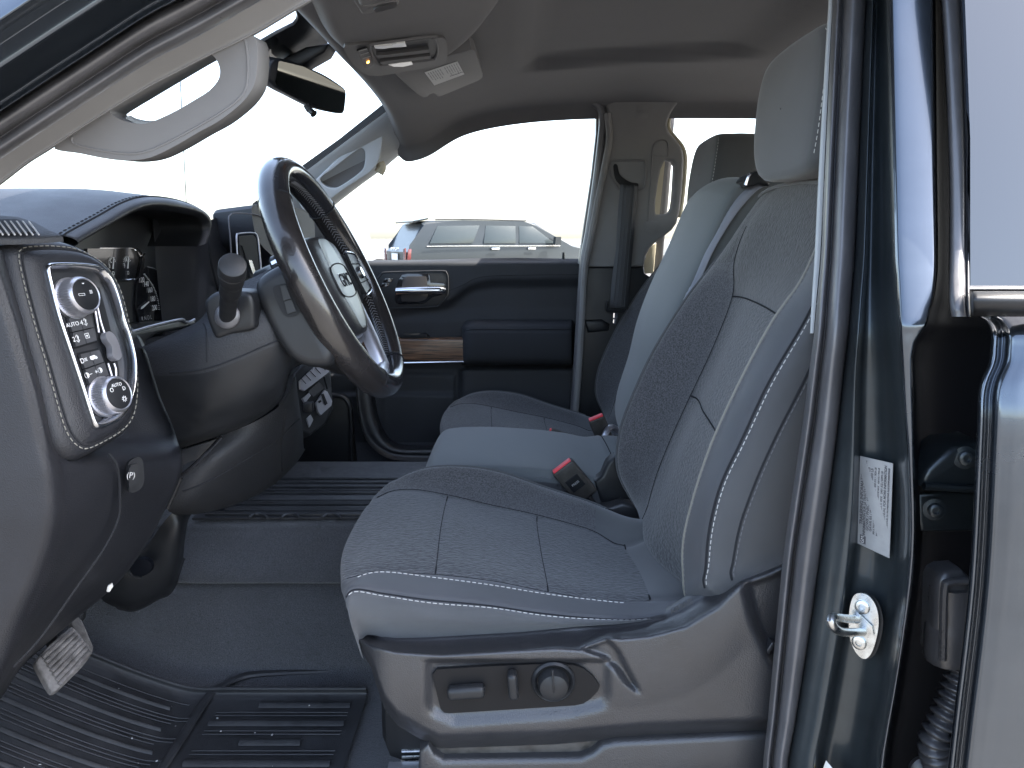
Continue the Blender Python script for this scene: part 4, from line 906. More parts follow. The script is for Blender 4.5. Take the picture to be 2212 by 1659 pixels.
# rear-view mirror
mr = thing('rear_view_mirror', 'black rear-view mirror hanging below the windscreen top', 'mirror', P(665, 185, 1.60))
mp0, mn = P(668, 190, 1.595), Vector((.83, -.53, -.22)).normalized()
M_ = lambda l, d=0: [PN(u, v, mp0 + mn * d, mn) for u, v in l]
slab('housing', spl(M_([(586,133),(593,127),(602,126),(625,130),(655,141),(703,162),(740,186),(748,194),(750,202),(748,225),(746,240),(741,246),(715,243),(680,232),(640,212),(605,194),(592,184),(581,172),(580,158)]), 60, True), -mn * .030, M_BLACK, mr, .006, 3)
slab('mirror_glass', M_([(601,133),(606,132),(655,144),(700,166),(738,189),(745,197),(745,215),(742,236),(738,240),(715,238),(682,228),(640,207),(606,190),(596,183),(595,175)], .0008), mn * .0012, M_MIRROR, mr)
tube('lever', [P(662, 226, 1.60), P(668, 236, 1.60), P(678, 246, 1.595)], [.007, .006, .008], M_BLACK, mr, 8)
tube('mount_arm', [P(640, 165, 1.63), P(636, 145, 1.66), P(640, 128, 1.66)], .012, M_BLACK, mr, 10)

# ================================================================== FAR DOORS
pd = thing('passenger_door', 'closed passenger door with black trim panel and dark wood strip, beyond the seats', 'car door', (-.1, 2.5, .7))
YD = 2.46
pz = [(640,600),(720,575),(760,560),(812,562),(850,563),(935,562),(985,560),(1030,558),(1120,557),(1200,558),(1248,559),(1256,566),(1254,640),(1246,780),(1239,960),(820,975),(800,930),(780,860),(640,800)]
def door_y(u, v):
    y = YD
    y += .022 * smooth01((574 - v) / 15) ** 2            # rolled top
    seam = interp([815, 971, 1001, 1026, 1063, 1249], [668, 640, 615, 601, 595, 593], u)
    y += .022 * smooth01((v - seam - 4) / 26) * smooth01((u - 815) / 20) * (1 - .55 * smooth01((v - 660) / 40))
    y -= .012 * smooth01((v - 783) / 20)
    for yy, a in ((803, .010), (846, .012)):              # horizontal steps of the map pocket
        y -= a * smooth01((v - yy) / 10) * (1 if u < 985 else .0)
    y -= .028 * smooth01((v - 790) / 10) * smooth01((u - 988 - max(0, 803 - v)) / 14)
    return y
bm = bmesh.new(); uu = [640 + (1256 - 640) * i / 130 for i in range(131)]; G = []
for u in uu:
    t = interp([640, 720, 760, 812, 935, 1030, 1120, 1256], [604, 576, 562, 562, 561, 558, 557, 559], u)
    G.append([bm.verts.new(P(u, t + (978 - t) * j / 100, door_y(u, t + (978 - t) * j / 100))) for j in range(101)])
for i in range(130):
    for j in range(100): bm.faces.new((G[i][j], G[i + 1][j], G[i + 1][j + 1], G[i][j + 1]))
for i in range(130):
    a, b = G[i][0], G[i + 1][0]
    bm.faces.new((a, b, bm.verts.new(b.co + Vector((0, .07, -.004))), bm.verts.new(a.co + Vector((0, .07, -.004)))))
dp = mesh_obj('trim_panel', bm, M_DOOR, pd, True, None)
D_ = lambda l, Y: [P(u, v, Y) for u, v in l]
tube('seam', D_([(965,630),(972,627),(1001,615),(1026,602),(1063,596),(1150,594),(1249,593)], YD + .001), .0016, M_SEAM, dp, seg=5)
tube('seam', D_([(965,625),(971,622),(999,610),(1025,598),(1062,592),(1150,590),(1249,589)], YD + .001), .001, M_SEAM, dp, seg=5)
bz = slab('handle_bezel', D_([(806,618),(812,608),(824,594),(832,589),(900,587),(956,586),(964,590),(967,600),(967,630),(962,642),(950,657),(942,662),(900,664),(815,666),(806,660)], YD - .006), (0, .03, 0), M_BLACK, pd, .004, 3)
tube('bezel_edge', D_([(806,618),(812,608),(824,594),(832,589),(900,587),(956,586),(964,590),(967,600),(967,630),(962,642),(950,657),(942,662),(900,664),(815,666)], YD - .004), .0035, M_LEATHF, bz, 6)
cup = [(868,594),(880,591),(924,591),(928,595),(930,610),(958,611),(962,616),(962,630),(957,637),(935,641),(920,654),(912,657),(862,658),(855,654),(852,645),(855,622),(861,604)]
slab('handle_cup', D_(cup, YD - .0075), (0, .004, 0), M_GLOSS, bz, .001)
slab('cup_face', D_([(870,602),(880,597),(920,597),(922,602),(925,640),(918,648),(905,652),(868,651),(866,640)], YD - .0085), (0, .003, 0), mat('cup_plastic', (.04, .036, .036), .55, 0, .4, bump=('noise', 500, .1, .0005)), bz, .001)
hb = P(906, 628, YD - .03)
bm = bmesh.new(); tube('x', [P(857, 629, YD - .024), P(880, 628, YD - .03), P(920, 627, YD - .03), P(950, 627, YD - .026), P(957, 628, YD - .018)], [.0115, .0118, .0118, .0118, .0125], M_CHROME, bm=bm, seg=16, flat=(Vector((0, 0, 1)), 1.0))
mesh_obj('door_handle', bm, M_CHROME, pd)
for (l, t) in (((((832,601),(850,601),(845,610),(827,610))), 'U'), (((826,611),(844,611),(838,620),(820,620)), 'L')):
    bt = slab('lock_button', D_(l, YD - .0075), (0, .003, 0), M_GLOSS, bz, .0008)
    c_ = sum((Vector((*q_, 0)) for q_ in l), Vector()) / 4
    bmk = bmesh.new()
    rbox_bm(bmk, P(c_.x + 2, c_.y + 1, YD - .0085), (.006, .001, .005), 0)
    tube('x', [P(c_.x, c_.y - .5, YD - .0085), P(c_.x + .4, c_.y - 3, YD - .0085), P(c_.x + 3, c_.y - 3, YD - .0085), P(c_.x + 4, c_.y - .8, YD - .0085)], .0007, M_GREYP, bm=bmk, seg=5)
    mesh_obj('lock_symbol', bmk, M_GREYP, bt)
# arm rest
rows = [[P(u, 690 + dv, Y) for u, dv in ((1000,6),(1006,3),(1014,1),(1060,0),(1150,-1),(1246,-2))] for Y in (2.46,)]
AR = []
for (v0, Y) in ((690, 2.475), (692, 2.44), (702, 2.385), (711, 2.372), (716, 2.366), (722, 2.362), (745, 2.358), (770, 2.362), (782, 2.374), (788, 2.40), (789, 2.46)):
    AR.append([P(u, v0 + dv, Y + dy) for u, dv, dy in ((997,8 if v0 < 715 else 0,.09), (1001,6 if v0 < 715 else 0,.035), (1008,3 if v0 < 715 else 0,.01), (1022,0,0), (1060,0,0), (1150,0,0), (1225,0,0), (1236,0,.02), (1240,0,.09))])
ar, AS = patch('arm_rest', AR, M_ARM, pd, 4, 4, angle=None)
tube('seam', [AS.at(3.1, b / 4) + Vector((0, -.001, 0)) for b in range(6, 29)], .0018, M_SEAM, ar, seg=5)
slab('wood_strip', D_([(780,733),(1011,732),(1011,779),(780,781)], 2.405), (0, .05, 0), M_WOOD, pd, .006, 4)
tube('chrome_strip', D_([(780,785),(870,784),(1012,781)], 2.405), .0038, M_CHROME, pd, 8, smooth_path=False)
slab('pull_recess', D_([(860,731),(870,723),(920,722),(928,731)], 2.43), (0, .03, 0), M_DARK, pd, .003)
tube('window_peg', [P(1217, 560, 2.47), P(1217, 545, 2.47)], [.005, .004], M_BLACK, pd, 8, smooth_path=False)
bm = bmesh.new(); gl = [P(u, v, Y) for u, v, Y in ((640,580,2.56),(1270,575,2.56),(1300,235,2.40),(1000,235,2.40),(840,330,2.42))]
bm.faces.new([bm.verts.new(p) for p in gl]); mesh_obj('window', bm, M_GLASS, pd, False)
slab('window_frame', [P(u, v, 2.39) for u, v in ((1284,225),(1300,232),(1305,256),(1303,300),(1290,400),(1275,500),(1265,570),(1250,570),(1262,480),(1277,380),(1287,290),(1288,246),(1283,234),(1276,226))], (0, .03, 0), M_RUBBER, pd, .003)
slab('door_shell', [Vector((x, 2.56, z)) for x, z in ((-.62, .7), (.19, .7), (.21, 1.36), (-.62, 1.36))], (0, .04, 0), M_PAINT, pd, .01)
slab('quarter_corner', [P(u, v, 2.50) for u, v in ((640,490),(720,437),(724,500),(730,575),(640,610))], (0, .03, 0), M_BLACK, pd, .004)
mo = [(700,470),(723,463),(755,463),(785,466),(793,473),(799,500),(804,530),(803,548),(797,555),(778,561),(735,566),(706,560)]
gq = Vector((.86, -.50, -.02)).normalized()
em = slab('door_mirror', [PN(u, v, P(750, 510, 2.80) - gq * .003, gq) for u, v in mo], (-.09, .05, 0), M_CREAM, pd, .008, 4)
gmn = Vector((.86, -.50, -.02)).normalized(); gm0 = P(750, 510, 2.80)
slab('mirror_glass', [PN(u, v, gm0, gmn) for u, v in ((708,474),(725,467),(783,469),(790,475),(795,501),(799,530),(798,545),(777,556),(735,561),(712,556))], gmn * .002, mat('door_mirror_silver', (.9, .9, .88), .05, 1.0, .5), em)
rp = thing('rear_passenger_door', 'rear passenger door window frame glimpsed behind the far head restraint', 'car door', (1.0, 2.5, .7))
slab('window_frame', [P(u, v, 2.50) for u, v in ((1440,200),(1462,214),(1456,280),(1452,345),(1445,430),(1436,520),(1428,600),(1408,600),(1418,510),(1428,420),(1434,330),(1440,250))], (0, .03, 0), M_RUBBER, rp, .004)
bm = bmesh.new(); bm.faces.new([bm.verts.new(P(u, v, 2.53)) for u, v in ((1420,600),(1800,600),(1800,200),(1450,200))]); mesh_obj('window', bm, M_GLASS, rp, False)
slab('trim_panel', [P(u, v, 2.46) for u, v in ((1380,600),(1800,600),(1800,960),(1330,960))], (0, .1, 0), M_BLACK, rp, .02)
slab('window_sill', [P(u, v, 2.45) for u, v in ((1392,545),(1408,530),(1418,525),(1412,590),(1392,592))], (0, .04, 0), M_CREAM, rp, .004)
an = thing('radio_antenna', 'thin upright whip antenna seen through the windscreen', 'antenna', P(402, 430, 2.35))
tube('mast', [P(379, 60, 2.35), P(388, 150, 2.35), P(402, 430, 2.35), P(408, 520, 2.35)], .0016, M_BLACK, an, 6)
# ================================================================== DASHBOARD
da = thing('dashboard', 'black leather-grained dashboard with instrument hood, switch pod and steering column shroud', 'dashboard', (-.6, 1.2, 1.0))
# --- instrument hood (arch surveyed on the plane of its rear lip)
XL = -.528
seam_ = [(138,510),(146,502),(212,466),(265,437),(312,425),(362,428),(405,439),(435,455),(446,474),(438,512)]
lip_ = [(150,534),(160,526),(225,489),(275,462),(312,452),(362,456),(412,466),(429,478),(434,498),(424,532)]
Sm = spl([PX(u, v, XL) for u, v in seam_], 10); Lp = spl([PX(u, v, XL) for u, v in lip_], 10)
Sm, Lp = [PX(u, v, XL) for u, v in seam_], [PX(u, v, XL) for u, v in lip_]
ctr = Vector((XL, 1.14, 1.36))
def push(p, dx, k, dz=0): q = ctr + (p - ctr) * k; return Vector((p.x + dx, q.y, q.z + dz))
rows = [[push(p, -.082, 1.0, .0) for p in Lp], [push(p, -.02, .998) for p in Lp], [push(p, -.004, .998) for p in Lp], [p + Vector((.004, 0, 0)) for p in Lp],
        [a.lerp(b, .35) + Vector((.013, 0, 0)) for a, b in zip(Lp, Sm)], [a.lerp(b, .75) + Vector((.010, 0, 0)) for a, b in zip(Lp, Sm)], [p for p in Sm],
        [push(p, -.008, 1.004) for p in Sm], [push(p, -.04, 1.03, .001) for p in Sm], [push(p, -.12, 1.05, .004) for p in Sm], [push(p, -.30, 1.07, -.004) for p in Sm], [push(p, -.55, 1.12, -.05) for p in Sm]]
hood, HS = patch('instrument_hood', rows, [M_LEATH, M_BLACK], da, 5, 6, lambda a, b: 1 if a < 3 else 0, angle=None)
tube('seam', [HS.at(6.0, b / 4) for b in range(2, 35)], .0014, M_SEAM, hood, seg=5)
dashes('stitching', [HS.at(6.9, b / 4) for b in range(3, 34)], M_SEAM, hood, (.3, 0, 1), lift=.0006, length=.006, gap=.004, w=.0012)
# --- fascia behind the pods and cluster
patch('fascia', [[PX(u, v, x) for u, v, x in r] for r in (
    [(330,470,-.60),(430,490,-.575),(470,470,-.56),(560,470,-.55),(640,500,-.55)],
    [(340,600,-.60),(424,560,-.575),(470,560,-.555),(560,560,-.545),(650,600,-.54)],
    [(350,690,-.60),(420,660,-.57),(470,650,-.545),(560,650,-.54),(650,680,-.54)],
    [(360,780,-.58),(420,770,-.555),(470,760,-.54),(560,760,-.54),(650,780,-.53)])], M_LEATH, da, 4, 4)
tube('seam', [PX(448, 470, -.556), PX(455, 560, -.55), PX(475, 640, -.545)], .002, M_SEAM, da, seg=5)
# --- cluster
XC = -.612
Cx = lambda u, v, d=0: PX(u, v, XC + d)
cl = slab('instrument_cluster', [Cx(u, v) for u, v in ((120,470),(300,440),(425,455),(440,520),(425,660),(400,715),(280,740),(170,730),(100,600))], (-.01, 0, 0), M_PODP, da, 0)
slab('gauge_housing', [Cx(u, v, .002) for u, v in ((180,537),(290,536),(299,545),(305,560),(300,598),(290,603),(180,612))], (.006, 0, 0), M_GLOSS, cl, .001)
bm = bmesh.new()
tube('x', [Cx(313,548,.01), Cx(307,556,.01), Cx(301,590,.01), Cx(298,600,.01), Cx(290,604,.01), Cx(240,607,.01), Cx(180,611,.01)], .0013, M_BRIGHT, bm=bm, seg=6, smooth_path=False)
tube('x', [Cx(215,536,.009), Cx(285,536,.009), Cx(296,541,.009), Cx(303,553,.009), Cx(313,548,.01)], .0007, M_BRIGHT, bm=bm, seg=6, smooth_path=False)
mesh_obj('chrome_outline', bm, M_BRIGHT, cl)
ey, ez = Vector((0, 1, 0)), Vector((0, 0, 1))
def dial(u, v, rpx, a0, a1, n, par, w=.0008, ln=.2, m=None):
    c = Cx(u, v, .0092); rr = (Cx(u, v - rpx, .0092) - c).length; bm = bmesh.new()
    for k in range(n):
        a = R(a0 + (a1 - a0) * k / (n - 1)); d = ey * math.cos(a) + ez * math.sin(a); t = ey * -math.sin(a) + ez * math.cos(a)
        l = ln * (1.6 if k % 5 == 0 else 1)
        pts = [c + d * rr + t * w, c + d * rr - t * w, c + d * rr * (1 - l) - t * w, c + d * rr * (1 - l) + t * w]
        bm.faces.new([bm.verts.new(p) for p in pts])
    mesh_obj('scale', bm, m or M_DIAL, par, False); return c, rr
for (u, v, tx, lo) in ((243, 571, 'C', '0'), (275, 570, '14', '9')):
    c, rr = dial(u, v, 17, 25, 175, 11, cl, .0005)
    d = (ey * .30 + ez * .95)
    slab('needle', [c + Vector((.001, 0, 0)) + q for q in (d * rr * .95, d * rr * .9 + ey * .001, d * rr * -.6 + ey * .002, d * rr * -.6 - ey * .002)], (.0006, 0, 0), M_WHITE, cl)
    lettering('lettering', tx, c + ez * rr * .45 - ey * rr * .28, ey, ez, .009, M_DIAL, cl, .0001)
    lettering('lettering', lo, c - ey * rr * .75 - ez * rr * .25, ey, ez, .008, M_DIAL, cl, .0001)
    lettering('symbol', '\u25a1', c - ez * rr * 1.15, ey, ez, .007, M_DIAL, cl, .0001)
c, rr = dial(208, 571, 15, 60, 0, 6, cl, .0005, .3, M_REDP)
slab('speedometer', [Cx(u, v, .002) for u, v in ((295,600),(315,576),(336,581),(350,600),(357,625),(362,664),(360,700),(340,706),(300,710),(290,660))], (.003, 0, 0), M_GLOSS, cl, .0005)
tube('speedometer_edge', [Cx(u, v, .006) for u, v in ((318,576),(338,582),(351,602),(358,630),(362,664),(360,690))], .0005, M_GREYP, cl, 5)
for t, u, v in (('120',306,605),('140',316,614),('160',324,627),('180',330,646),('200',334,665)):
    lettering('lettering', t, Cx(u, v, .0064), ey, ez, .0125, M_DIAL, cl, .0001)
bm = bmesh.new()
arc = spl([Cx(u, v, .0062) for u, v in ((312,592),(320,602),(330,617),(337,633),(342,652),(344,668))], 26)
for k, p in enumerate(arc):
    h = .0022 if k % 5 == 0 else .0012
    rbox_bm(bm, p, (.0004, h * 2, .0013), 0)
mesh_obj('scale', bm, M_DIAL, cl, False)
slab('needle', [Cx(u, v, .0072) for u, v in ((304,668),(305,663),(321,651),(322,653),(308,666))], (.0008, 0, 0), M_WHITE, cl)
lettering('lettering', 'R N D L', Cx(317, 687, .0062), ey, ez, .0105, M_GREYP, cl, .0001)
slab('cluster_ledge', [PX(u, v, -.505) for u, v in ((262,722),(285,717),(330,704),(395,690),(403,696),(420,691),(428,700),(395,712),(340,722),(318,735),(312,760),(280,775))], (-.08, 0, -.005), M_BLACK, da, .004, 3)
tube('ledge_edge', [PX(u, v, -.503) for u, v in ((285,717),(330,704),(390,690),(399,694),(408,696),(420,690))], .002, M_SILVER, da, 6)
# --- side demister and end of the dash top
dtn = Vector((.30, -.35, 1)).normalized(); dt0 = P(60, 490, .79)
DT = lambda u, v, d=0: PN(u, v, dt0 + dtn * d, dtn)
slab('dash_end_top', [DT(u, v, 0.0000) for u, v in ((-140,462),(0,464),(40,467),(75,478),(110,497),(136,509),(100,512),(30,515),(-140,512))], (0, 0, -.006), M_LEATHF, da, .002, 2)
dv = slab('demister_vent', [DT(u, v, 0.0015) for u, v in ((-20,480),(0,478),(36,477),(60,488),(80,504),(0,508),(-20,508))], (0, 0, .002), M_DARK, da, .001)
bm = bmesh.new()
for k in range(7):
    u = -16 + k * 13
    tube('x', [DT(u, 478, 0.0036), DT(u + 22, 507, 0.0036)], .0009, M_BLACK, bm=bm, seg=5, smooth_path=False)
mesh_obj('vent_slat', bm, M_GREYP, dv)
# --- knee panel at the door end
RV = [540, 575, 640, 690, 722, 775, 850, 905, 950, 985, 1015, 1060, 1110, 1180, 1260, 1340, 1420, 1510]
RU = dict(zip([540, 575, 700, 850, 950, 1015, 1100, 1180, 1260, 1340, 1420, 1510], [-8, 4, 44, 86, 108, 126, 134, 119, 88, 52, 20, -20]))
EU = dict(zip([540, 575, 640, 690, 722, 753, 808, 858, 908, 958, 990, 1025, 1073, 1110, 1180, 1260, 1340, 1420, 1510], [110, 175, 228, 262, 298, 315, 332, 347, 370, 385, 391, 391, 370, 350, 312, 252, 158, 66, -24]))
ru = lambda v: interp(list(RU), list(RU.values()), v); eu = lambda v: interp(list(EU), list(EU.values()), v)
rows = []
for v in RV:
    r, e = ru(v), eu(v); w = max(24, e - r)
    beh = .10 * smooth01((1000 - v) / 60)         # set back behind the pod
    rows.append([P(r - 900, v, .70), P(r - 420, v, .703), P(r - 200, v, .708), P(r - 60, v, .715), P(r - 20, v, .722), P(r, v, .735), P(r + min(18, w * .15), v, .752 + beh * .4),
                 P(r + .32 * w, v, .80 + beh), P(r + .62 * w, v, .87 + beh), P(r + .9 * w, v, .955 + beh * .6), P(e, v, .985 + beh * .5), P(e + 2, v, 1.03 + beh * .5)])
kp, KS = patch('knee_panel', rows, M_LEATH, da, 4, 5, angle=None)
tube('seam', [P(u, v, Y) for u, v, Y in ((235,980,.818),(250,1000,.82),(257,1030,.826),(259,1070,.83),(256,1120,.832),(225,1185,.815),(165,1270,.79),(90,1375,.76),(30,1440,.745))], .0014, M_SEAM, da, seg=5)
# parking brake
pbn = Vector((.85, -.5, .05)).normalized(); pb0 = P(285, 1022, .838)
BB = lambda u, v, d=0: PN(u, v, pb0 + pbn * d, pbn)
pk = slab('parking_brake_bezel', spl([BB(u, v, -.004) for u, v in ((270,1010),(274,996),(288,987),(298,988),(303,1000),(305,1030),(302,1048),(290,1060),(274,1062),(271,1050))], 36, True), pbn * .0055, M_BLACK, da, .0015, 2)
slab('parking_brake_switch', [BB(u, v, .001) for u, v in ((273,1012),(277,1004),(291,1000),(295,1004),(296,1040),(292,1046),(274,1054),(273,1048))], pbn * .005, M_BLACK, pk, .002, 2)
py_ = (BB(283, 1010) - BB(283, 1040)).normalized(); px_ = (BB(292, 1022) - BB(272, 1022)).normalized()
lettering('lettering', '(P)', BB(283, 1027, .0066), px_, py_, .0095, M_GREYP, pk, .0001)
# --- switch pod
pn = Vector((.93, -.26, .24)).normalized(); pp0 = P(200, 755, .815)
Q = lambda u, v, d=0: PN(u, v, pp0 + pn * d, pn)
po = [(12,526),(26,517),(60,513),(100,513),(150,521),(200,546),(225,562),(250,592),(268,630),(283,700),(292,755),(298,800),(300,845),(297,890),(287,922),(268,942),(235,962),(205,979),(180,991),(160,993),(138,982),(122,962),(110,930),(96,880),(76,800),(57,735),(40,670),(22,600),(12,552)]
ring = [(100,576),(110,569),(150,568),(195,571),(220,578),(238,598),(252,632),(268,690),(283,735),(293,785),(291,835),(281,872),(262,903),(238,917),(214,924),(203,918),(195,895),(176,836),(150,758),(124,680),(104,600)]
POo, RGo = spl([Q(u, v, -.008) for u, v in po], 84, True), spl([Q(u, v, .001) for u, v in ring], 84, True)
def align(a, b):
    k = min(range(len(b)), key=lambda i: (b[i] - a[0]).length); return b[k:] + b[:k]
RGo = align(POo, RGo)
mid_ = lambda f, d: [a.lerp(b, f) + pn * d for a, b in zip(POo, RGo)]
loops = [[p - pn * .07 for p in POo], [p - pn * .012 for p in POo], mid_(.05, -.006), mid_(.18, -.002), mid_(.36, -.0008), mid_(.43, -.002), mid_(.50, -.0002), mid_(.68, .0008), mid_(.88, .0003), mid_(1.0, -.001), mid_(1.04, -.010)]
bm = bmesh.new(); VV = [[bm.verts.new(p) for p in l] for l in loops]
for a, b in zip(VV, VV[1:]):
    for i in range(84): bm.faces.new((a[i], a[(i + 1) % 84], b[(i + 1) % 84], b[i]))
pod = mesh_obj('switch_pod', bm, M_LEATH, da, True, None)
tube('seam', mid_(.44, -.0016), .0012, M_SEAM, pod, seg=5, closed=True, smooth_path=False)
dashes('stitching', mid_(.33, -.0006) + [mid_(.33, -.0006)[0]], M_EDGE, pod, pn, length=.0040, gap=.0028, w=.0006, lift=.0002)
RI = [a + (a - b) * 0 for a, b in zip(RGo, POo)]
cen = sum(RGo, Vector()) / 84
bm = bmesh.new()
lp = [[cen + (p - cen) * k + pn * d for p in RGo] for k, d in ((1.015, -.006), (1.01, .0), (.985, .0035), (.955, .002), (.925, -.006), (.90, -.016))]
VV = [[bm.verts.new(p) for p in l] for l in lp]
for a, b in zip(VV, VV[1:]):
    for i in range(84): bm.faces.new((a[i], a[(i + 1) % 84], b[(i + 1) % 84], b[i]))
mesh_obj('chrome_ring', bm, mat('ring_chrome', (.55, .56, .58), .2, 1.0, .5, var=((25, 25, 25), .15)), pod, True, None)
bm = bmesh.new(); bm.faces.new([bm.verts.new(cen + (p - cen) * .92 - pn * .012) for p in RGo])
pf = mesh_obj('pod_panel', bm, M_PODP, pod)
def knob(u, v, marks):
    c = Q(u, v, -.010)
    k = lathe('rotary_knob', c, pn, [(.0225, 0), (.0225, .004), (.0205, .0045), (.0205, .018), (.0195, .0205), (.0175, .0225), (.0168, .0215)], [M_SILVER], pod, 96, (.0044, .0181, -.05))
    fc = lathe('knob_face', c + pn * .0205, pn, [(.0166, 0), (.0166, .0012), (.0155, .0016)], M_BLACK, k, 48)
    x_, y_, z_ = axes(pn)
    for t, a, b, s in marks: lettering('lettering', t, c + pn * .0223 + x_ * a + y_ * b, x_, y_, s, M_WHITE, k, .0001)
    return k
knob(152, 646, [('\u25ad', -.006, .001, .008), ('\u2261', .007, .002, .008), ('\u02d8', 0, .009, .010)])
kb = knob(223, 858, [('AUTO', .0, .0095, .0052), ('\u25cb', -.0085, .005, .006), ('D', .0085, .004, .006), ('\u263c', .005, -.0075, .008)])
def quad(qd, s, t): return tuple((qd[0][k] * (1 - s) + qd[1][k] * s) * (1 - t) + (qd[3][k] * (1 - s) + qd[2][k] * s) * t for k in (0, 1))
for qd, txt in (([(141,688),(190,680),(204,738),(157,752)], ('AUTO', '4\u2195', '2\u2195', '\u25a3')), ([(166,766),(208,756),(230,812),(186,832)], ('D\u2261', '\u26df', '\u25d1\u2212', '+\u25d1'))):
    slab('button_frame', [Q(*quad(qd, s, t), -.012) for s, t in ((-.04, -.05), (1.04, -.05), (1.04, 1.05), (-.04, 1.05))], pn * .002, M_DARK, pod, .0008)
    for i in range(4):
        s0, t0 = (i % 2) * .5, (i // 2) * .5
        bt = slab('push_button', [Q(*quad(qd, s0 + a, t0 + b), -.0105) for a, b in ((.015, .02), (.485, .02), (.485, .48), (.015, .48))], pn * .0045, M_KEY, pod, .001, 2)
        xx = (Q(*quad(qd, 1, .5)) - Q(*quad(qd, 0, .5))).normalized(); yy = (Q(*quad(qd, .5, 0)) - Q(*quad(qd, .5, 1))).normalized()
        lettering('lettering', txt[i], Q(*quad(qd, s0 + .25, t0 + .24), -.0057), xx, yy, .0075 if len(txt[i]) < 4 else .0062, M_WHITE, bt, .0001)
slab('vent_slot', [Q(u, v, -.0115) for u, v in ((197,618),(214,622),(232,690),(248,760),(256,800),(256,836),(245,834),(232,800),(214,738),(200,680),(193,640))], pn * .001, M_DARK, pod)
bm = bmesh.new()
tube('x', [Q(198,632,-.008), Q(205,670,-.008), Q(213,718,-.008)], .0013, M_SILVER, bm=bm, seg=5); tube('x', [Q(206,640,-.008), Q(216,690,-.008), Q(226,722,-.008)], .0013, M_SILVER, bm=bm, seg=5)
tube('x', [Q(233,785,-.008), Q(241,812,-.008), Q(246,826,-.008)], .0013, M_SILVER, bm=bm, seg=5); tube('x', [Q(246,785,-.008), Q(250,800,-.008), Q(250,826,-.008)], .0013, M_SILVER, bm=bm, seg=5)
mesh_obj('vent_rail', bm, M_SILVER, pod)
slab('vent_lever', spl([Q(u, v, -.004) for u, v in ((214,724),(222,720),(232,727),(240,742),(247,765),(247,776),(238,782),(228,772),(226,752),(216,738))], 40, True), pn * .010, M_SILVER, pod, .003, 3)
# --- steering column shroud and panels below it
CP = [[(300,752,1.03),(382,716,1.02),(432,690,1.01),(470,640,1.01),(545,600,1.03),(600,578,1.05),(650,590,1.12)],
 [(314,757,.995),(400,738,.965),(445,716,.955),(500,700,.955),(560,670,.97),(620,650,1.0),(690,660,1.08)],
 [(332,812,.985),(400,810,.960),(448,804,.950),(515,780,.95),(590,748,.965),(640,735,1.0),(715,745,1.08)],
 [(348,862,.99),(410,868,.970),(460,866,.962),(530,845,.962),(600,812,.98),(645,764,1.0),(735,780,1.08)],
 [(372,918,1.0),(420,918,.985),(470,905,.98),(540,880,.985),(604,838,1.0),(645,778,1.02),(745,800,1.10)],
 [(388,966,1.03),(430,953,1.02),(480,936,1.02),(545,908,1.03),(606,862,1.05),(642,786,1.06),(770,820,1.15)],
 [(392,970,1.20),(434,956,1.18),(484,938,1.18),(548,910,1.18),(610,862,1.2),(645,788,1.2),(775,820,1.25)]]
cs, CSf = patch('column_shroud', [[P(*q) for q in r] for r in CP], [M_LEATHF, M_BLACK], da, 5, 5, lambda a, b: 1 if a > 1.9 else 0, angle=None)
tube('seam', [CSf.at(1.9, b / 4) for b in range(2, 22)], .0012, M_SEAM, cs, seg=5)
tube('seam', [CSf.at(a / 4, 2.0) for a in range(2, 8)], .001, M_SEAM, cs, seg=5)
# side button recess of the column, just ahead of the wheel
cn = Vector((.12, -1, .1)).normalized(); c0 = P(615, 655, .965)
CN = lambda u, v, d=0: PN(u, v, c0 + cn * d, cn)
hs = slab('column_head', spl([CN(u, v) for u, v in ((552,606),(592,577),(622,572),(648,596),(668,650),(700,715),(722,760),(712,792),(668,796),(628,779),(600,745),(570,690),(550,640))], 60, True), (0, .20, 0), M_BLACK, da, .020, 5)
slab('trim_plate', spl([CN(u, v, .001) for u, v in ((590,624),(600,616),(620,613),(632,624),(645,660),(646,676),(630,684),(616,682),(602,660))], 36, True), cn * .0015, M_DARK, hs, .0008)
slab('trim_button', [CN(u, v, .002) for u, v in ((606,618),(618,616),(630,645),(614,650))], cn * .004, M_BLACK, hs, .001)
slab('trim_button', [CN(u, v, .002) for u, v in ((615,652),(631,647),(641,672),(622,678))], cn * .004, M_BLACK, hs, .001)
tube('column_collar', [P(u, v, 1.0) for u, v in ((590,572),(604,566),(622,566),(640,574))], .006, M_CHROME, hs, 8)
# indicator stalk
sk = slab('stalk_base', spl([P(u, v, .945) for u, v in ((440,655),(450,640),(470,630),(500,628),(535,632),(547,650),(550,690),(546,712),(500,722),(472,732),(460,725),(446,690))], 50, True), (0, .05, 0), M_BLACK, da, .007, 4)
lathe('socket', P(492, 682, .947), (-.1, -1, .28), [(.0155, -.004), (.0165, .002), (.014, .006), (.008, .008)], M_RUBBER, sk, 32)
ax_ = (P(500, 575, .835) - P(492, 684, .945))
tube('stalk', [P(492, 684, .945), P(493, 660, .925), P(498, 625, .895), P(501, 600, .872), P(501, 585, .855)], [.010, .0105, .0125, .0138, .0145], M_BLACK, sk, 20)
lathe('stalk_cap', P(501, 592, .862), ax_, [(.0150, 0), (.0150, .006), (.0142, .0068), (.0150, .0076), (.0150, .020), (.0142, .0225), (.012, .0235)], M_BLACK, sk, 36)
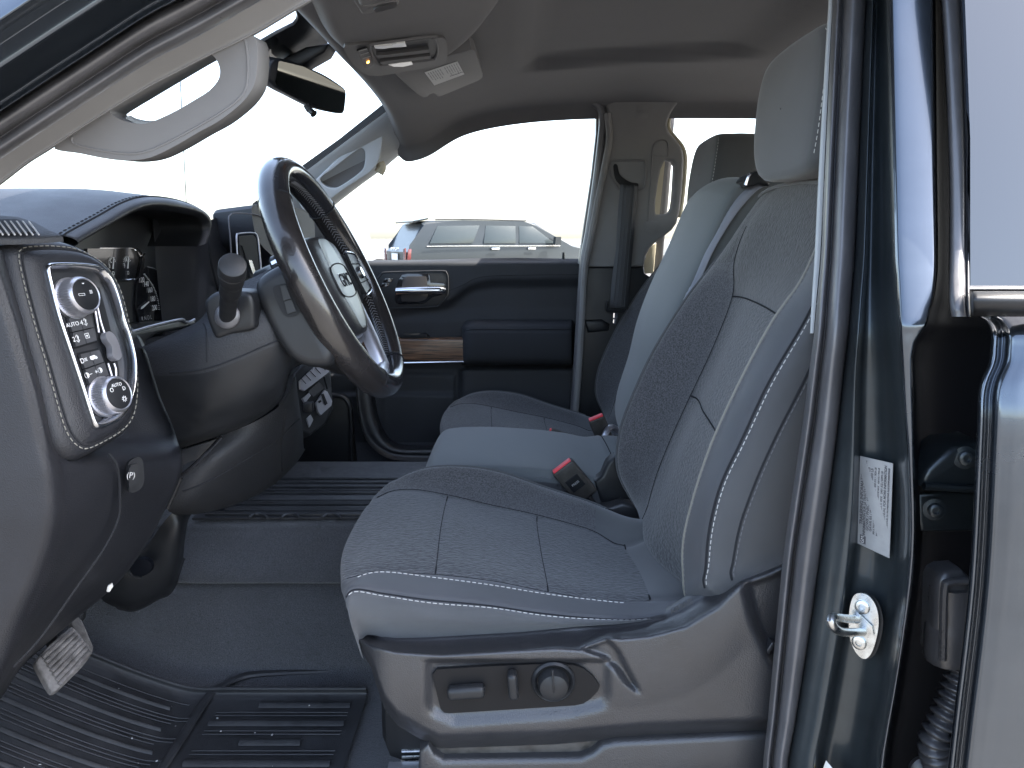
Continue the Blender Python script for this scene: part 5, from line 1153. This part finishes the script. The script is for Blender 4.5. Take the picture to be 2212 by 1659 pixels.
# lower dash below the column
LP = [[(388,968,1.06),(430,955,1.06),(485,938,1.07),(560,906,1.09),(612,868,1.12),(634,818,1.15),(638,808,1.22)],
 [(386,1030,1.04),(432,1012,1.04),(480,990,1.05),(548,955,1.09),(602,925,1.14),(636,882,1.18),(646,874,1.28)],
 [(362,1095,1.05),(412,1082,1.05),(470,1055,1.08),(530,1018,1.12),(592,978,1.18),(638,936,1.23),(654,924,1.33)],
 [(372,1108,1.10),(425,1106,1.12),(486,1092,1.16),(545,1068,1.22),(596,1036,1.27),(636,995,1.31),(656,965,1.40)],
 [(380,1112,1.2),(430,1110,1.22),(490,1096,1.26),(550,1072,1.32),(600,1040,1.37),(640,1000,1.42),(660,970,1.5)]]
ld, LS = patch('lower_dash', [[P(*q) for q in r] for r in LP], M_LEATHF, da, 5, 5, angle=None)
tube('seam', [LS.at(1.55, b / 4) for b in range(2, 23)], .0014, M_SEAM, ld, seg=5)
tube('seam', [LS.at(a / 6, 4.3) for a in range(3, 18)], .0014, M_SEAM, ld, seg=5)
tube('slot_edge', [P(478, 944, 1.035), P(452, 972, 1.03), P(420, 1004, 1.025), P(389, 1030, 1.02)], .0028, M_GLOSS, ld, 8)
slab('card_slot', [P(u, v, 1.045) for u, v in ((391,972),(430,960),(472,946),(450,970),(418,1000),(390,1022))], (0, .01, 0), M_SHIELD, ld, .001)
tube('slot_strip', [P(391, 1032, 1.02), P(378, 1062, 1.02), P(362, 1098, 1.02)], .003, M_BLACK, ld, 8)
# footwell end piece with the tie-down hole
fw = [[(215,1288,1.20),(262,1240,1.18),(310,1190,1.20),(370,1110,1.20),(420,1100,1.24)],
      [(225,1300,1.21),(275,1275,1.19),(330,1230,1.20),(385,1160,1.20),(405,1130,1.24)],
      [(250,1312,1.24),(290,1316,1.22),(340,1290,1.22),(372,1268,1.23),(396,1200,1.26)],
      [(252,1316,1.32),(292,1321,1.30),(342,1296,1.30),(376,1274,1.30),(400,1206,1.34)]]
fp, FS_ = patch('footwell_end', [[P(*q) for q in r] for r in fw], M_BLACK, da, 6, 6, angle=None)
slab('access_hole', spl([P(u, v, 1.165) for u, v in ((277,1228),(286,1214),(302,1207),(318,1210),(327,1222),(324,1236),(306,1246),(286,1244))], 40, True), (0, .01, 0), M_RECESS, fp, .002)  # dark patch painting the shade inside the hole
tube('hole_rim', spl([P(u, v, 1.164) for u, v in ((277,1226),(279,1236),(288,1245),(306,1247))], 20), .0025, M_BLACK, fp, 6)
# --- centre stack
vc = Vector((.96, -.22, .1)).normalized(); v0 = P(520, 540, 1.42)
VQ = lambda u, v, d=0: PN(u, v, v0 + vc * d, vc)
cv = slab('centre_vent_pod', spl([VQ(u, v, -.09) for u, v in ((452,462),(460,454),(500,451),(553,459),(590,472),(600,500),(600,640),(580,660),(540,650),(520,620),(505,570),(480,545),(462,520))], 60, True), vc * .09, M_LEATH, da, .016, 5)
tube('stitch_line', [VQ(u, v, .001) for u, v in ((500,560),(498,520),(494,475),(498,464),(510,460),(553,464),(580,475))], .0013, M_STITCHD, cv, seg=5)
tube('vent_frame', [VQ(u, v, .001) for u, v in ((514,600),(513,560),(511,512),(516,505),(545,503),(556,512),(562,560),(566,610))], .0016, M_SILVER, cv, 8)
slab('vent_mouth', [VQ(u, v, .0005) for u, v in ((515,510),(546,507),(553,516),(562,610),(520,612))], vc * .001, M_DARK, cv)
slab('vent_tab', [VQ(u, v, .003) for u, v in ((531,562),(538,563),(546,588),(541,592),(536,580))], vc * .006, M_CHROME, cv, .001)
tube('vent_blade', [VQ(u, v, .002) for u, v in ((522,530),(532,560),(540,600))], .002, M_BLACK, cv, 6)
cb_n = Vector((.80, -.42, .42)).normalized(); cb0 = P(680, 845, 1.50)
CB = lambda u, v, d=0: PN(u, v, cb0 + cb_n * d, cb_n)
cst = slab('centre_stack', [CB(u, v, -.004) for u, v in ((636,806),(655,785),(700,780),(716,800),(722,880),(706,915),(672,940),(652,930),(640,880))], -cb_n * .05, M_BLACK, da, .006, 3)
slab('climate_keys', [CB(u, v) for u, v in ((644,824),(680,790),(690,792),(708,800),(706,806),(654,846),(645,842))], cb_n * .006, M_SILVER, cst, .002)
bm = bmesh.new()
for k in range(5):
    u = 655 + k * 10.5; v = 822 - k * 7.4
    tube('x', [CB(u - 6, v - 6, .007), CB(u + 6, v + 7, .007)], .0008, M_DARK, bm=bm, seg=5, smooth_path=False)
mesh_obj('key_gap', bm, M_DARK, cst)
slab('screen_strip', [CB(u, v, -.001) for u, v in ((664,846),(688,826),(700,838),(676,858))], cb_n * .002, M_SHIELD, cst, .001)
up2 = slab('socket_panel', [CB(u, v, -.001) for u, v in ((679,872),(697,844),(704,848),(714,868),(712,878),(690,898),(684,892))], cb_n * .005, M_SILVER, cst, .0015)
slab('socket_slot', [CB(u, v, .005) for u, v in ((693,852),(698,850),(707,872),(702,876))], cb_n * .001, M_DARK, up2)
slab('usb_port', [CB(u, v, .005) for u, v in ((687,867),(692,864),(694,868),(689,871))], cb_n * .0008, M_DARK, up2)
bm = bmesh.new(); rbox_bm(bm, CB(667, 878, .006), (.018, .020, .018), .003, 2); mesh_obj('mode_knob', bm, M_BLACK, cst)
slab('key_block', [CB(u, v) for u, v in ((650,862),(664,850),(668,856),(656,872))], cb_n * .005, M_SILVER, cst, .001)
slab('key_block', [CB(u, v) for u, v in ((697,816),(706,808),(712,838),(704,842))], cb_n * .006, M_BLACK, cst, .002)
slab('key_block', [CB(u, v) for u, v in ((660,905),(668,897),(674,908),(666,924))], cb_n * .004, M_SILVER, cst, .001)
# passenger side of the dash
ps = [(-.56, 1.40), (-.53, 1.38), (-.52, 1.32), (-.54, 1.20), (-.56, 1.12), (-.95, 1.10), (-1.0, 1.44), (-.70, 1.44)]
slab('passenger_dash', [Vector((x, 1.62, z)) for x, z in ps], (0, .72, 0), M_LEATH, da, .012, 4)

# ================================================================== STEERING WHEEL
e1 = Vector((0, 1, 0)); e2 = Vector((-.4147, 0, .91)).normalized(); nw = e1.cross(e2); nw = nw if nw.x > 0 else -nw
C0 = Vector((-.255, 1.13, 1.3915))
sw = thing('steering_wheel', 'black leather steering wheel with silver lower spoke and lettered emblem on a hub plate with painted pale sheen', 'steering wheel', C0)
W = lambda a, b, c=0: C0 + e1 * a + e2 * b + nw * c
RM = .1675
def rim(a0, a1, m, name, par, r1=.0215, r2=.0175, nseg=60, bm=None):
    own = bm is None
    if own: bm = bmesh.new()
    rings = []
    for k in range(nseg + 1):
        a = R(a0 + (a1 - a0) * k / nseg); d = e1 * math.cos(a) + e2 * math.sin(a)
        rings.append([bm.verts.new(C0 + d * RM + d * (r2 * math.cos(t)) * (1 + .12 * math.cos(t)) + nw * (r1 * math.sin(t))) for t in [2 * math.pi * i / 28 for i in range(28)]])
    for a, b in zip(rings, rings[1:]):
        for i in range(28): bm.faces.new((a[i], a[(i + 1) % 28], b[(i + 1) % 28], b[i]))
    if own: return mesh_obj(name, bm, m, par, True, None)
rg = rim(43, 137, M_RIMTOP, 'rim_top', sw)
r2_ = rim(-62, 43, M_RIM, 'rim_grip', sw); r3_ = rim(137, 242, M_RIM, 'rim_grip', sw)
r4_ = rim(242, 298, M_RIMTOP, 'rim_bottom', sw)
for a in (43, 137, 242, 298):
    d = e1 * math.cos(R(a)) + e2 * math.sin(R(a))
    tube('joint', [C0 + d * (RM + .0178 * math.cos(t)) * 1 + nw * .0218 * math.sin(t) for t in [2 * math.pi * i / 24 for i in range(24)]], .0011, M_SEAM, sw, 6, closed=True, smooth_path=False)
# baseball stitch along the inner side of the rim
for a0, a1 in ((-60, 86), (94, 240)):
    bm = bmesh.new(); k = 0
    n_ = 74
    for i in range(n_):
        a = R(a0 + (a1 - a0) * i / n_); b = R(a0 + (a1 - a0) * (i + .8) / n_)
        for s in (1, -1):
            t0, t1 = math.pi + .24 * s, math.pi
            A = C0 + (e1 * math.cos(a) + e2 * math.sin(a)) * (RM + .0162 * math.cos(t0)) + nw * .0215 * math.sin(t0)
            B = C0 + (e1 * math.cos(b) + e2 * math.sin(b)) * (RM + .0162 * math.cos(t1)) + nw * .0215 * math.sin(t1)
            tube('x', [A, B], .0007, M_STITCHD, bm=bm, seg=4, smooth_path=False, cap=False)
    mesh_obj('stitching', bm, M_STITCHD, sw)
# airbag cover
def ring_loft(name, loops, m, par):
    bm = bmesh.new(); VV = [[bm.verts.new(p) for p in l] for l in loops]; n = len(VV[0])
    for a, b in zip(VV, VV[1:]):
        for i in range(n): bm.faces.new((a[i], a[(i + 1) % n], b[(i + 1) % n], b[i]))
    bm.faces.new(VV[-1]); bm.faces.new(VV[0][::-1])
    return mesh_obj(name, bm, m, par, True, None)
pad = spl([Vector((x, y, 0)) for x, y in ((-.085,.045),(-.07,.062),(-.03,.070),(.03,.070),(.07,.062),(.085,.045),(.088,.01),(.075,-.035),(.055,-.075),(.03,-.090),(-.03,-.090),(-.055,-.075),(-.075,-.035),(-.088,.01))], 72, True)
hub = ring_loft('airbag_cover', [[W(p.x * k, p.y * k, d) for p in pad] for k, d in ((.95, -.055), (1.0, -.035), (1.0, -.018), (.98, -.008), (.93, .001), (.84, .0055), (.65, .0075), (.4, .0082), (.2, .0084), (.02, .0084))], M_PAD, sw)
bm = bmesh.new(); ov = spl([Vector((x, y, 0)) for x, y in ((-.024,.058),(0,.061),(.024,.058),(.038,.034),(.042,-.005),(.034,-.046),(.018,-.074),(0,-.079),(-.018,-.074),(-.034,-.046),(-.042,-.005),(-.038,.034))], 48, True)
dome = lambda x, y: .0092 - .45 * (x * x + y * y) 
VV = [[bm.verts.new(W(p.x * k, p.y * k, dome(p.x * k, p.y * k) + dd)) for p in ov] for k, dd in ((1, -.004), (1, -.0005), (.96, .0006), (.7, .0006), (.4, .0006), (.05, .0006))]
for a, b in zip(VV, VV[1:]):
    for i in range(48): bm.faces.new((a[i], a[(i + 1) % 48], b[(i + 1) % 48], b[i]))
bm.faces.new(VV[-1]); mesh_obj('emblem_sheen_plate', bm, mat('plate_sheen_grey', (.46, .50, .48), .45, .15, .5), hub, True, None)  # pale grey of the plate paints in the side window's reflection
lettering('emblem', 'GMC', W(0, -.006, .0100), e1, e2, .030, M_BRIGHT, hub, .0010)
lettering('emblem_face', 'GMC', W(0, -.006, .0112), e1, e2, .0285, M_SEAM, hub, .0004)
em_ = spl([Vector((x, y, 0)) for x, y in ((-.045,.03),(0,.036),(.045,.03),(.05,.010),(.045,-.010),(0,-.016),(-.045,-.010),(-.05,.010))], 40, True)
tube('emblem_surround', [W(p.x, p.y - .015, .0096 - .45 * (p.x ** 2 + (p.y - .015) ** 2)) for p in em_], .0012, M_BLACK, hub, 6, closed=True, smooth_path=False)
# spokes
for s in (1, -1):
    o_ = 0 if s > 0 else -.026
    sp_ = ring_loft('spoke', [[W(s * (x), y * (1 - (.35 if k == 2 else 0)), d + o_) for x, y in ((.075,.040),(.155,.030),(.160,0),(.155,-.028),(.075,-.045))] for k, d in ((0, -.02), (1, .002), (2, .006))], M_BLACK, sw)
    slab('switch_pad', [W(s * x, y, .006 + o_) for x, y in ((.092,.034),(.138,.030),(.146,.022),(.146,-.018),(.136,-.028),(.092,-.034),(.088,-.02),(.088,.02))], nw * .006, M_BLACK, sp_, .002, 2)
    lathe('thumb_wheel', W(s * .115, 0, .010 + o_), nw, [(.010, 0), (.010, .005), (.008, .007), (.002, .007)], M_CHROME, sp_, 24)
    bm = bmesh.new()
    for y in (.016, -.016): tube('x', [W(s * .090, y, .0124 + o_), W(s * .145, y * .9, .0124 + o_)], .0009, M_DARK, bm=bm, seg=5, smooth_path=False)
    mesh_obj('switch_gap', bm, M_DARK, sp_)
    tube('chrome_edge', [W(s * x, y, .0115 + o_) for x, y in ((.092,.037),(.138,.033),(.150,.022),(.150,-.02),(.138,-.032),(.092,-.037))], .0017, M_CHROME, sp_, 8)
    lettering('symbol', '\u25be', W(s * .118, -.024, .0126 + o_), e1, e2, .008, M_GREYP, sp_, .0001)
    lettering('symbol', '+', W(s * .118, .024, .0126 + o_), e1, e2, .008, M_GREYP, sp_, .0001)
# silver lower spoke: two legs running from the hub to the rim
for s in (1, -1):
    L_ = [[W(s * x, y, d + dd) for x, y, d in ((x0, -.045, -.002), (x1, -.090, .002), (x2, -.125, .004), (x3, -.158, .004))] for x0, x1, x2, x3, dd in ((.094,.074,.056,.050,-.016), (.092,.072,.054,.048,-.002), (.086,.064,.046,.038,.001), (.074,.050,.034,.024,-.004), (.070,.046,.030,.018,-.018))]
    patch('lower_spoke', L_, M_SILVER, sw, 4, 6, angle=None)
ring_loft('spoke_bridge', [[W(x * k, y, d) for x, y in ((-.03,-.138),(.03,-.138),(.045,-.158),(-.045,-.158))] for k, d in ((1, -.012), (1, .002), (.9, .005))], M_SILVER, sw)
ring_loft('hub_back', [[W(.06 * math.cos(t), .06 * math.sin(t), d) for t in [2 * math.pi * i / 32 for i in range(32)]] for d in (-.10, -.03)], M_BLACK, sw)
tube('shift_paddle', [W(-.10, .045, -.035), W(-.125, .05, -.035), W(-.135, .03, -.035)], .006, M_BLACK, sw, 8)
lettering('paddle_mark', '+', W(-.128, .045, -.0285), e1, e2, .014, M_WHITE, sw, .0002)

# ================================================================== FLOOR: mats and pedals
fm = thing('floor_mat', 'black ribbed rubber floor mat in the driver footwell', 'floor mat', (-.2, 1.05, .63))
rz = lambda x: .637 + .60 * max(0, -x - .57) ** 1.25
rows = [[Vector((x, y, rz(x) + dz)) for x in [-.262 - .80 * i / 32 for i in range(33)]] for y, dz in ((.74, .012), (.75, .016), (.757, .004), (.9, .002), (1.1, .002), (1.245, .003), (1.255, .018), (1.262, .018), (1.27, .0))]
patch('mat', rows, M_MAT, fm, 4, 2, angle=None)
bm = bmesh.new(); random.seed(11)
def rib(y0, x0, x1, w, h):
    xs = [x0 + (x1 - x0) * i / 40 for i in range(41)]; V = []
    for x in xs:
        z = rz(x) + .0035
        V.append([bm.verts.new(Vector((x, y0 + dy, z + dz))) for dy, dz in ((-w, 0), (-w * .5, h), (w * .5, h), (w, 0))])
    for a, b in zip(V, V[1:]):
        for i in range(3): bm.faces.new((a[i], a[i + 1], b[i + 1], b[i]))
y = .770; k = 0
while y < 1.235:                 # front part: one broad ridge, then three hair-thin ones
    big = k % 4 == 0
    j = .022 * math.sin(k * 1.7)
    rib(y, -1.05, -.560 + j - (.015 if big else .0), .0048 if big else .0013, .0042 if big else .0014)
    y += .019 if big or k % 4 == 3 else .0085; k += 1
y = .770; k = 0
while y < 1.235:                 # heel part: broad flat treads with thin lines between
    big = k % 3 == 0
    rib(y, -.515 + (.07 if k % 6 == 3 else 0), -.285 - (.06 if k % 9 == 3 else 0), .0085 if big else .0012, .0045 if big else .0013)
    y += .021 if big or k % 3 == 2 else .009; k += 1
mesh_obj('rib', bm, M_MAT, fm, True, None)
tube('ridge', [PZ(u, v, .645) for u, v in ((330,1700),(355,1652),(400,1582),(454,1499),(484,1480),(510,1467),(541,1458),(600,1453),(716,1448))], .0085, M_MAT, fm, 8, flat=(Vector((0, 0, 1)), .55))
bm = bmesh.new(); random.seed(21)
for i in range(46):
    x, yy = -.95 + .66 * random.random(), .80 + .43 * random.random(); q_ = .0007 + .0012 * random.random() ** 2
    rbox_bm(bm, (x, yy, rz(x) + .007), (q_ * random.uniform(1, 3), q_, q_), 0, 1, Matrix.Rotation(random.random() * 3, 3, 'Z'))
gr = mesh_obj('grit', bm, M_GREYP, fm, False); gr['kind'] = 'stuff'
lathe('mat_fastener', PZ(722, 1468, .645), (0, 0, 1), [(.024, 0), (.024, .004), (.019, .007), (.012, .007), (.006, .0045)], M_BLACK, fm, 36)
tm = thing('tunnel_mat', 'grey ribbed rubber mat over the raised floor hump between the footwells', 'floor mat', (-.1, 1.55, .92))
slab('mat', [Vector((x, y, .914)) for x, y in ((-.62,1.415),(-.30,1.42),(.02,1.42),(.02,1.80),(-.62,1.80))], (0, 0, .004), M_MAT, tm, .002)
bm = bmesh.new()
for i, yy in enumerate((1.43, 1.438, 1.452, 1.46, 1.468, 1.49, 1.50, 1.512, 1.56, 1.575, 1.60, 1.63, 1.66)):
    rbox_bm(bm, (-.30 + .015 * (i % 3), yy, .920), (.60, .0035 if i % 4 else .006, .006), .0012, 1)
mesh_obj('rib', bm, M_MAT, tm, True, None)
for u in (558, 628, 716):
    tube('arch_mark', [PZ(u - 20, 1118, .9215), PZ(u - 8, 1111, .9215), PZ(u + 8, 1111, .9215), PZ(u + 20, 1119, .9215)], .003, M_MAT, tm, 6)
bp_ = thing('brake_pedal', 'scuffed grey ribbed brake pedal hanging below the dash', 'pedal', P(140, 1420, 1.0))
bn = Vector((.62, -.38, .62)).normalized(); b0 = P(138, 1422, 1.0)
BN = lambda u, v, d=0: PN(u, v, b0 + bn * d, bn)
slab('pad', spl([BN(u, v) for u, v in ((150,1356),(158,1354),(172,1366),(190,1388),(197,1400),(197,1414),(180,1438),(160,1458),(132,1486),(122,1493),(112,1492),(98,1470),(82,1440),(78,1430),(84,1418),(110,1390))], 60, True), -bn * .014, M_PEDAL, bp_, .004, 3)
bm = bmesh.new()
for k in range(7):
    f = k / 6
    a = (92 + 36 * f, 1422 + 58 * f); b = (158 + 36 * f, 1362 + 46 * f)
    tube('x', [BN(*a, .001), BN(*b, .001)], .0034, M_PEDAL, bm=bm, seg=8, smooth_path=False)
mesh_obj('pad_rib', bm, M_PEDAL, bp_)
tube('arm', [BN(130, 1420, -.016), BN(110, 1380, -.03), P(70, 1330, .98), P(20, 1250, .98)], .009, M_BLACK, bp_, 10)
ap = thing('accelerator_pedal', 'dark dusty accelerator pedal behind the brake pedal', 'pedal', P(175, 1360, 1.12))
slab('pad', [P(u, v, 1.10) for u, v in ((150,1336),(168,1330),(178,1340),(190,1368),(203,1398),(200,1412),(190,1420),(176,1400),(158,1362))], (-.012, .012, -.01), M_PEDAL, ap, .004, 3)
tube('arm', [P(160, 1340, 1.125), P(176, 1330, 1.13), P(170, 1290, 1.14)], .007, M_BLACK, ap, 8)
cbt = thing('connector_tag', 'small white wiring tag poking out under the dash end', 'tag', P(236, 1272, .90))
slab('tag', [P(u, v, .90) for u, v in ((229,1278),(232,1266),(239,1262),(241,1270),(235,1280))], (0, .004, 0), M_PAPERW, cbt, .001)
# ================================================================== OUTSIDE
bm = bmesh.new(); bm.faces.new([bm.verts.new(Vector((x, y, 0))) for x, y in ((-6000, -6000), (6000, -6000), (6000, 6000), (-6000, 6000))])
g = mesh_obj('ground', bm, mat('asphalt', (.105, .100, .094), .9, 0, .3, bump=('noise', 60, .5, .004), var=((.45, .45, .45), .45)), None, False); g['kind'] = 'structure'
def car(name, label, loc, yaw, L, Wd, Hh, paint, prof, glass, van=False, detail=True):
    """prof: side outline (x from rear to front, z); glass: list of side window polygons"""
    t = thing(name, label, 'car', loc, 'vehicles parked in the lot')
    ro = Matrix.Translation(Vector(loc)) @ Matrix.Rotation(R(yaw), 4, 'Z')
    X = lambda x, y, z: ro @ Vector((x, y, z))
    rot3 = ro.to_3x3()
    bm = bmesh.new()
    ys = [(-Wd / 2, .0), (-Wd / 2 + .0, .0)]
    def inset(z): return .0 if z < 1.0 * Hh * .56 else .17 * (z - Hh * .56) / (Hh * .44)
    A = [bm.verts.new(X(x, -Wd / 2 + inset(z), z)) for x, z in prof]; B = [bm.verts.new(X(x, Wd / 2 - inset(z), z)) for x, z in prof]
    n = len(prof)
    for i in range(n): bm.faces.new((A[i], A[(i + 1) % n], B[(i + 1) % n], B[i]))
    bm.faces.new(A[::-1]); bm.faces.new(B)
    ed = [e for e in bm.edges if (e.verts[0] in A) == (e.verts[1] in A)]
    bmesh.ops.bevel(bm, geom=ed, offset=.07, segments=3, profile=.5, affect='EDGES', clamp_overlap=True)
    body = mesh_obj('body', bm, paint, t, True, 30)
    for gl in glass:
        slab('window', [X(x, -Wd / 2 + inset(z) - .012, z) for x, z in gl], rot3 @ Vector((0, .02, 0)), M_SUVG, t, .004)
        slab('window', [X(x, Wd / 2 - inset(z) + .012, z) for x, z in gl], rot3 @ Vector((0, -.02, 0)), M_SUVG, t, .004)
    for x in (L * .18, L * .80):
        for s in (-1, 1):
            w = lathe('wheel', X(x, s * (Wd / 2 - .22), .40), rot3 @ Vector((0, s, 0)), [(.40, 0), (.40, .20), (.36, .24), (.27, .24), (.26, .21), (.05, .22)], [M_TYRE, M_CHROME], t, 32, matfn=lambda i: 1 if i > 3 else 0)
    return t, X, rot3
def back_panel(X, rot3, t, Wd, x0, z0, x1, z1, y0, y1, m, nm, th=.02):
    return slab(nm, [X(x0, y0, z0), X(x0, y1, z0), X(x1, y1, z1), X(x1, y0, z1)], rot3 @ Vector((-th, 0, 0)), m, t, .004)
# far dark estate SUV
def at_px(u, v, Y): return P(u, v, Y)
sx = P(835, 600, 20.2); 
prof = [(.05,0.440),(-.02,0.607),(.0,1.125),(.12,1.252),(.42,1.820),(.55,1.888),(1.5,1.913),(3.2,1.898),(3.55,1.859),(4.35,1.292),(4.6,1.242),(5.45,1.155),(5.65,0.978),(5.70,0.587),(5.6,0.372),(.3,0.333)]
gls = [[(.58,1.331),(.82,1.761),(1.95,1.781),(1.72,1.331)], [(2.02,1.331),(2.12,1.781),(2.95,1.772),(2.92,1.331)], [(3.02,1.331),(3.05,1.772),(3.45,1.761),(4.05,1.331)]]
suv, X, r3 = car('parked_suv', 'long dark estate SUV parked beyond the passenger window', (sx.x + .30, 20.0, 0), 24, 5.7, 2.04, 1.95, M_SUV, prof, gls)
W_ = 2.04
slab('rear_window', [X(x, y, z) + r3 @ Vector((-.03, 0, 0)) for x, y, z in ((.16,-.86,1.26),(.16,.86,1.26),(.40,.74,1.71),(.40,-.74,1.71))], r3 @ Vector((.02, 0, 0)), M_SUVG, suv, .003)
slab('spoiler', [X(x, y, z) for x, y, z in ((.22,-.80,1.84),(.22,.80,1.84),(.62,.80,1.92),(.62,-.80,1.92))], (0, 0, .04), M_SUV, suv, .01)
slab('number_plate', [X(-.035, y, z) for y, z in ((-.26,.92),(.26,.92),(.26,1.08),(-.26,1.08))], r3 @ Vector((-.02, 0, 0)), M_PAPERW, suv)
for s in (-1, 1): slab('tail_lamp', [X(-.03, s * y, z) for y, z in ((.82,.86),(1.0,.90),(1.0,1.22),(.86,1.20))], r3 @ Vector((-.03, 0, 0)), M_TAIL, suv, .004)
slab('tail_lamp_side', [X(x, -1.03, z) for x, z in ((-.02,.92),(.08,.95),(.10,1.20),(.02,1.20))], r3 @ Vector((0, .02, 0)), M_TAIL, suv, .004)
lettering('lettering', 'S U B U R B A N', X(-.04, 0, 1.19), -(r3 @ Vector((0, 1, 0))) * -1 if False else r3 @ Vector((0, -1, 0)), (0, 0, 1), .11, M_CHROME, suv, .004)
tube('window_trim', [X(x, -1.035 + (.17 * (z - 1.09) / .86 if z > 1.09 else 0), z) for x, z in ((.50,1.265),(1.0,1.27),(2.0,1.27),(3.0,1.265),(4.2,1.265))], .014, M_CHROME, suv, 6)
for x in (2.22, 3.25): slab('door_handle', [X(x + a, -1.045, z) for a, z in ((0,1.17),(.22,1.17),(.22,1.22),(0,1.22))], r3 @ Vector((0, .02, 0)), M_CHROME, suv, .004)
slab('door_mirror', [X(x, -1.10, z) for x, z in ((3.92,1.28),(4.10,1.28),(4.10,1.50),(3.95,1.50))], r3 @ Vector((0, -.16, 0)), M_SUV, suv, .03, 3)
tube('roof_rail', [X(.8, -.80, 1.92), X(1.6, -.80, 1.935), X(3.3, -.80, 1.915)], .018, M_BLACK, suv, 8)
sed = [(.05,.40),(.0,.65),(.05,.95),(.7,1.0),(1.35,1.40),(2.4,1.44),(3.3,1.02),(4.3,.88),(4.5,.7),(4.5,.35),(.3,.3)]
sg = [[(1.0,1.02),(1.42,1.34),(2.0,1.36),(2.0,1.02)], [(2.06,1.02),(2.06,1.36),(2.4,1.36),(3.05,1.02)]]
c1 = P(800, 540, 27)
car('parked_car', 'white car parked at the left of the dark SUV, half hidden by the mirror', (c1.x - 3.3, 26.5, 0), 14, 4.5, 1.8, 1.44, M_CARW, sed, sg)
tr = [(.05,.55),(.0,.75),(.02,1.22),(1.9,1.22),(1.92,1.30),(2.1,1.86),(2.4,1.92),(3.4,1.90),(4.1,1.34),(5.4,1.24),(5.6,1.0),(5.6,.5),(.3,.45)]
tg = [[(2.2,1.34),(2.32,1.78),(2.9,1.79),(2.9,1.34)], [(2.98,1.34),(2.98,1.79),(3.35,1.78),(3.85,1.34)]]
c2 = P(1215, 540, 34)
car('parked_truck', 'grey pickup parked beyond the front of the dark SUV', (c2.x - .2, 34, 0), 20, 5.6, 2.0, 1.92, M_CARS, tr, tg)
c3 = P(690, 530, 24)
car('parked_car', 'silver car glimpsed through the steering wheel opening', (c3.x - 3.2, 24, 0), 10, 4.5, 1.8, 1.44, M_CARS, sed, sg)

# ================================================================== LIGHT, WORLD, CAMERA
EL, AZ = R(50), Vector((.98, .03, 0)).normalized()
sd = Vector((AZ.x * math.cos(EL), AZ.y * math.cos(EL), math.sin(EL)))
su = bpy.data.lights.new('sun', 'SUN'); su.energy = 3.6; su.angle = R(.5); su.color = (1, .95, .87)
so = bpy.data.objects.new('sun', su); COL.objects.link(so); so.rotation_euler = (-sd).to_track_quat('-Z', 'Y').to_euler(); so.location = (0, 0, 8)
wd = bpy.data.worlds.new('World'); SC.world = wd; wd.use_nodes = True
nt = wd.node_tree; bg = nt.nodes['Background']
sky = nt.nodes.new('ShaderNodeTexSky'); sky.sky_type = 'NISHITA'; sky.sun_disc = False
sky.sun_elevation = EL; sky.sun_rotation = math.atan2(AZ.x, AZ.y); sky.air_density = 1.0; sky.dust_density = 2.5; sky.ozone_density = .5
hs = nt.nodes.new('ShaderNodeHueSaturation'); hs.inputs['Saturation'].default_value = .84
nt.links.new(sky.outputs[0], hs.inputs['Color']); nt.links.new(hs.outputs[0], bg.inputs[0]); bg.inputs[1].default_value = .13
cd_ = bpy.data.cameras.new('camera'); cd_.sensor_width = 36; cd_.lens = 36 * F / 2212; cd_.clip_start = .02; cd_.clip_end = 20000
co = bpy.data.objects.new('camera', cd_); COL.objects.link(co); co.location = E0; co.rotation_euler = (R(90) - PITCH, 0, 0); SC.camera = co
SC.view_settings.view_transform = 'Standard'; SC.view_settings.look = 'None'; SC.view_settings.gamma = 1; SC.view_settings.use_curve_mapping = False
SC.view_settings.exposure = 3.0
SC.render.engine = 'CYCLES'
SC.cycles.max_bounces = 8; SC.cycles.diffuse_bounces = 4; SC.cycles.glossy_bounces = 4; SC.cycles.transparent_max_bounces = 12
SC.cycles.use_denoising = True
SC.cycles.sample_clamp_indirect = 6
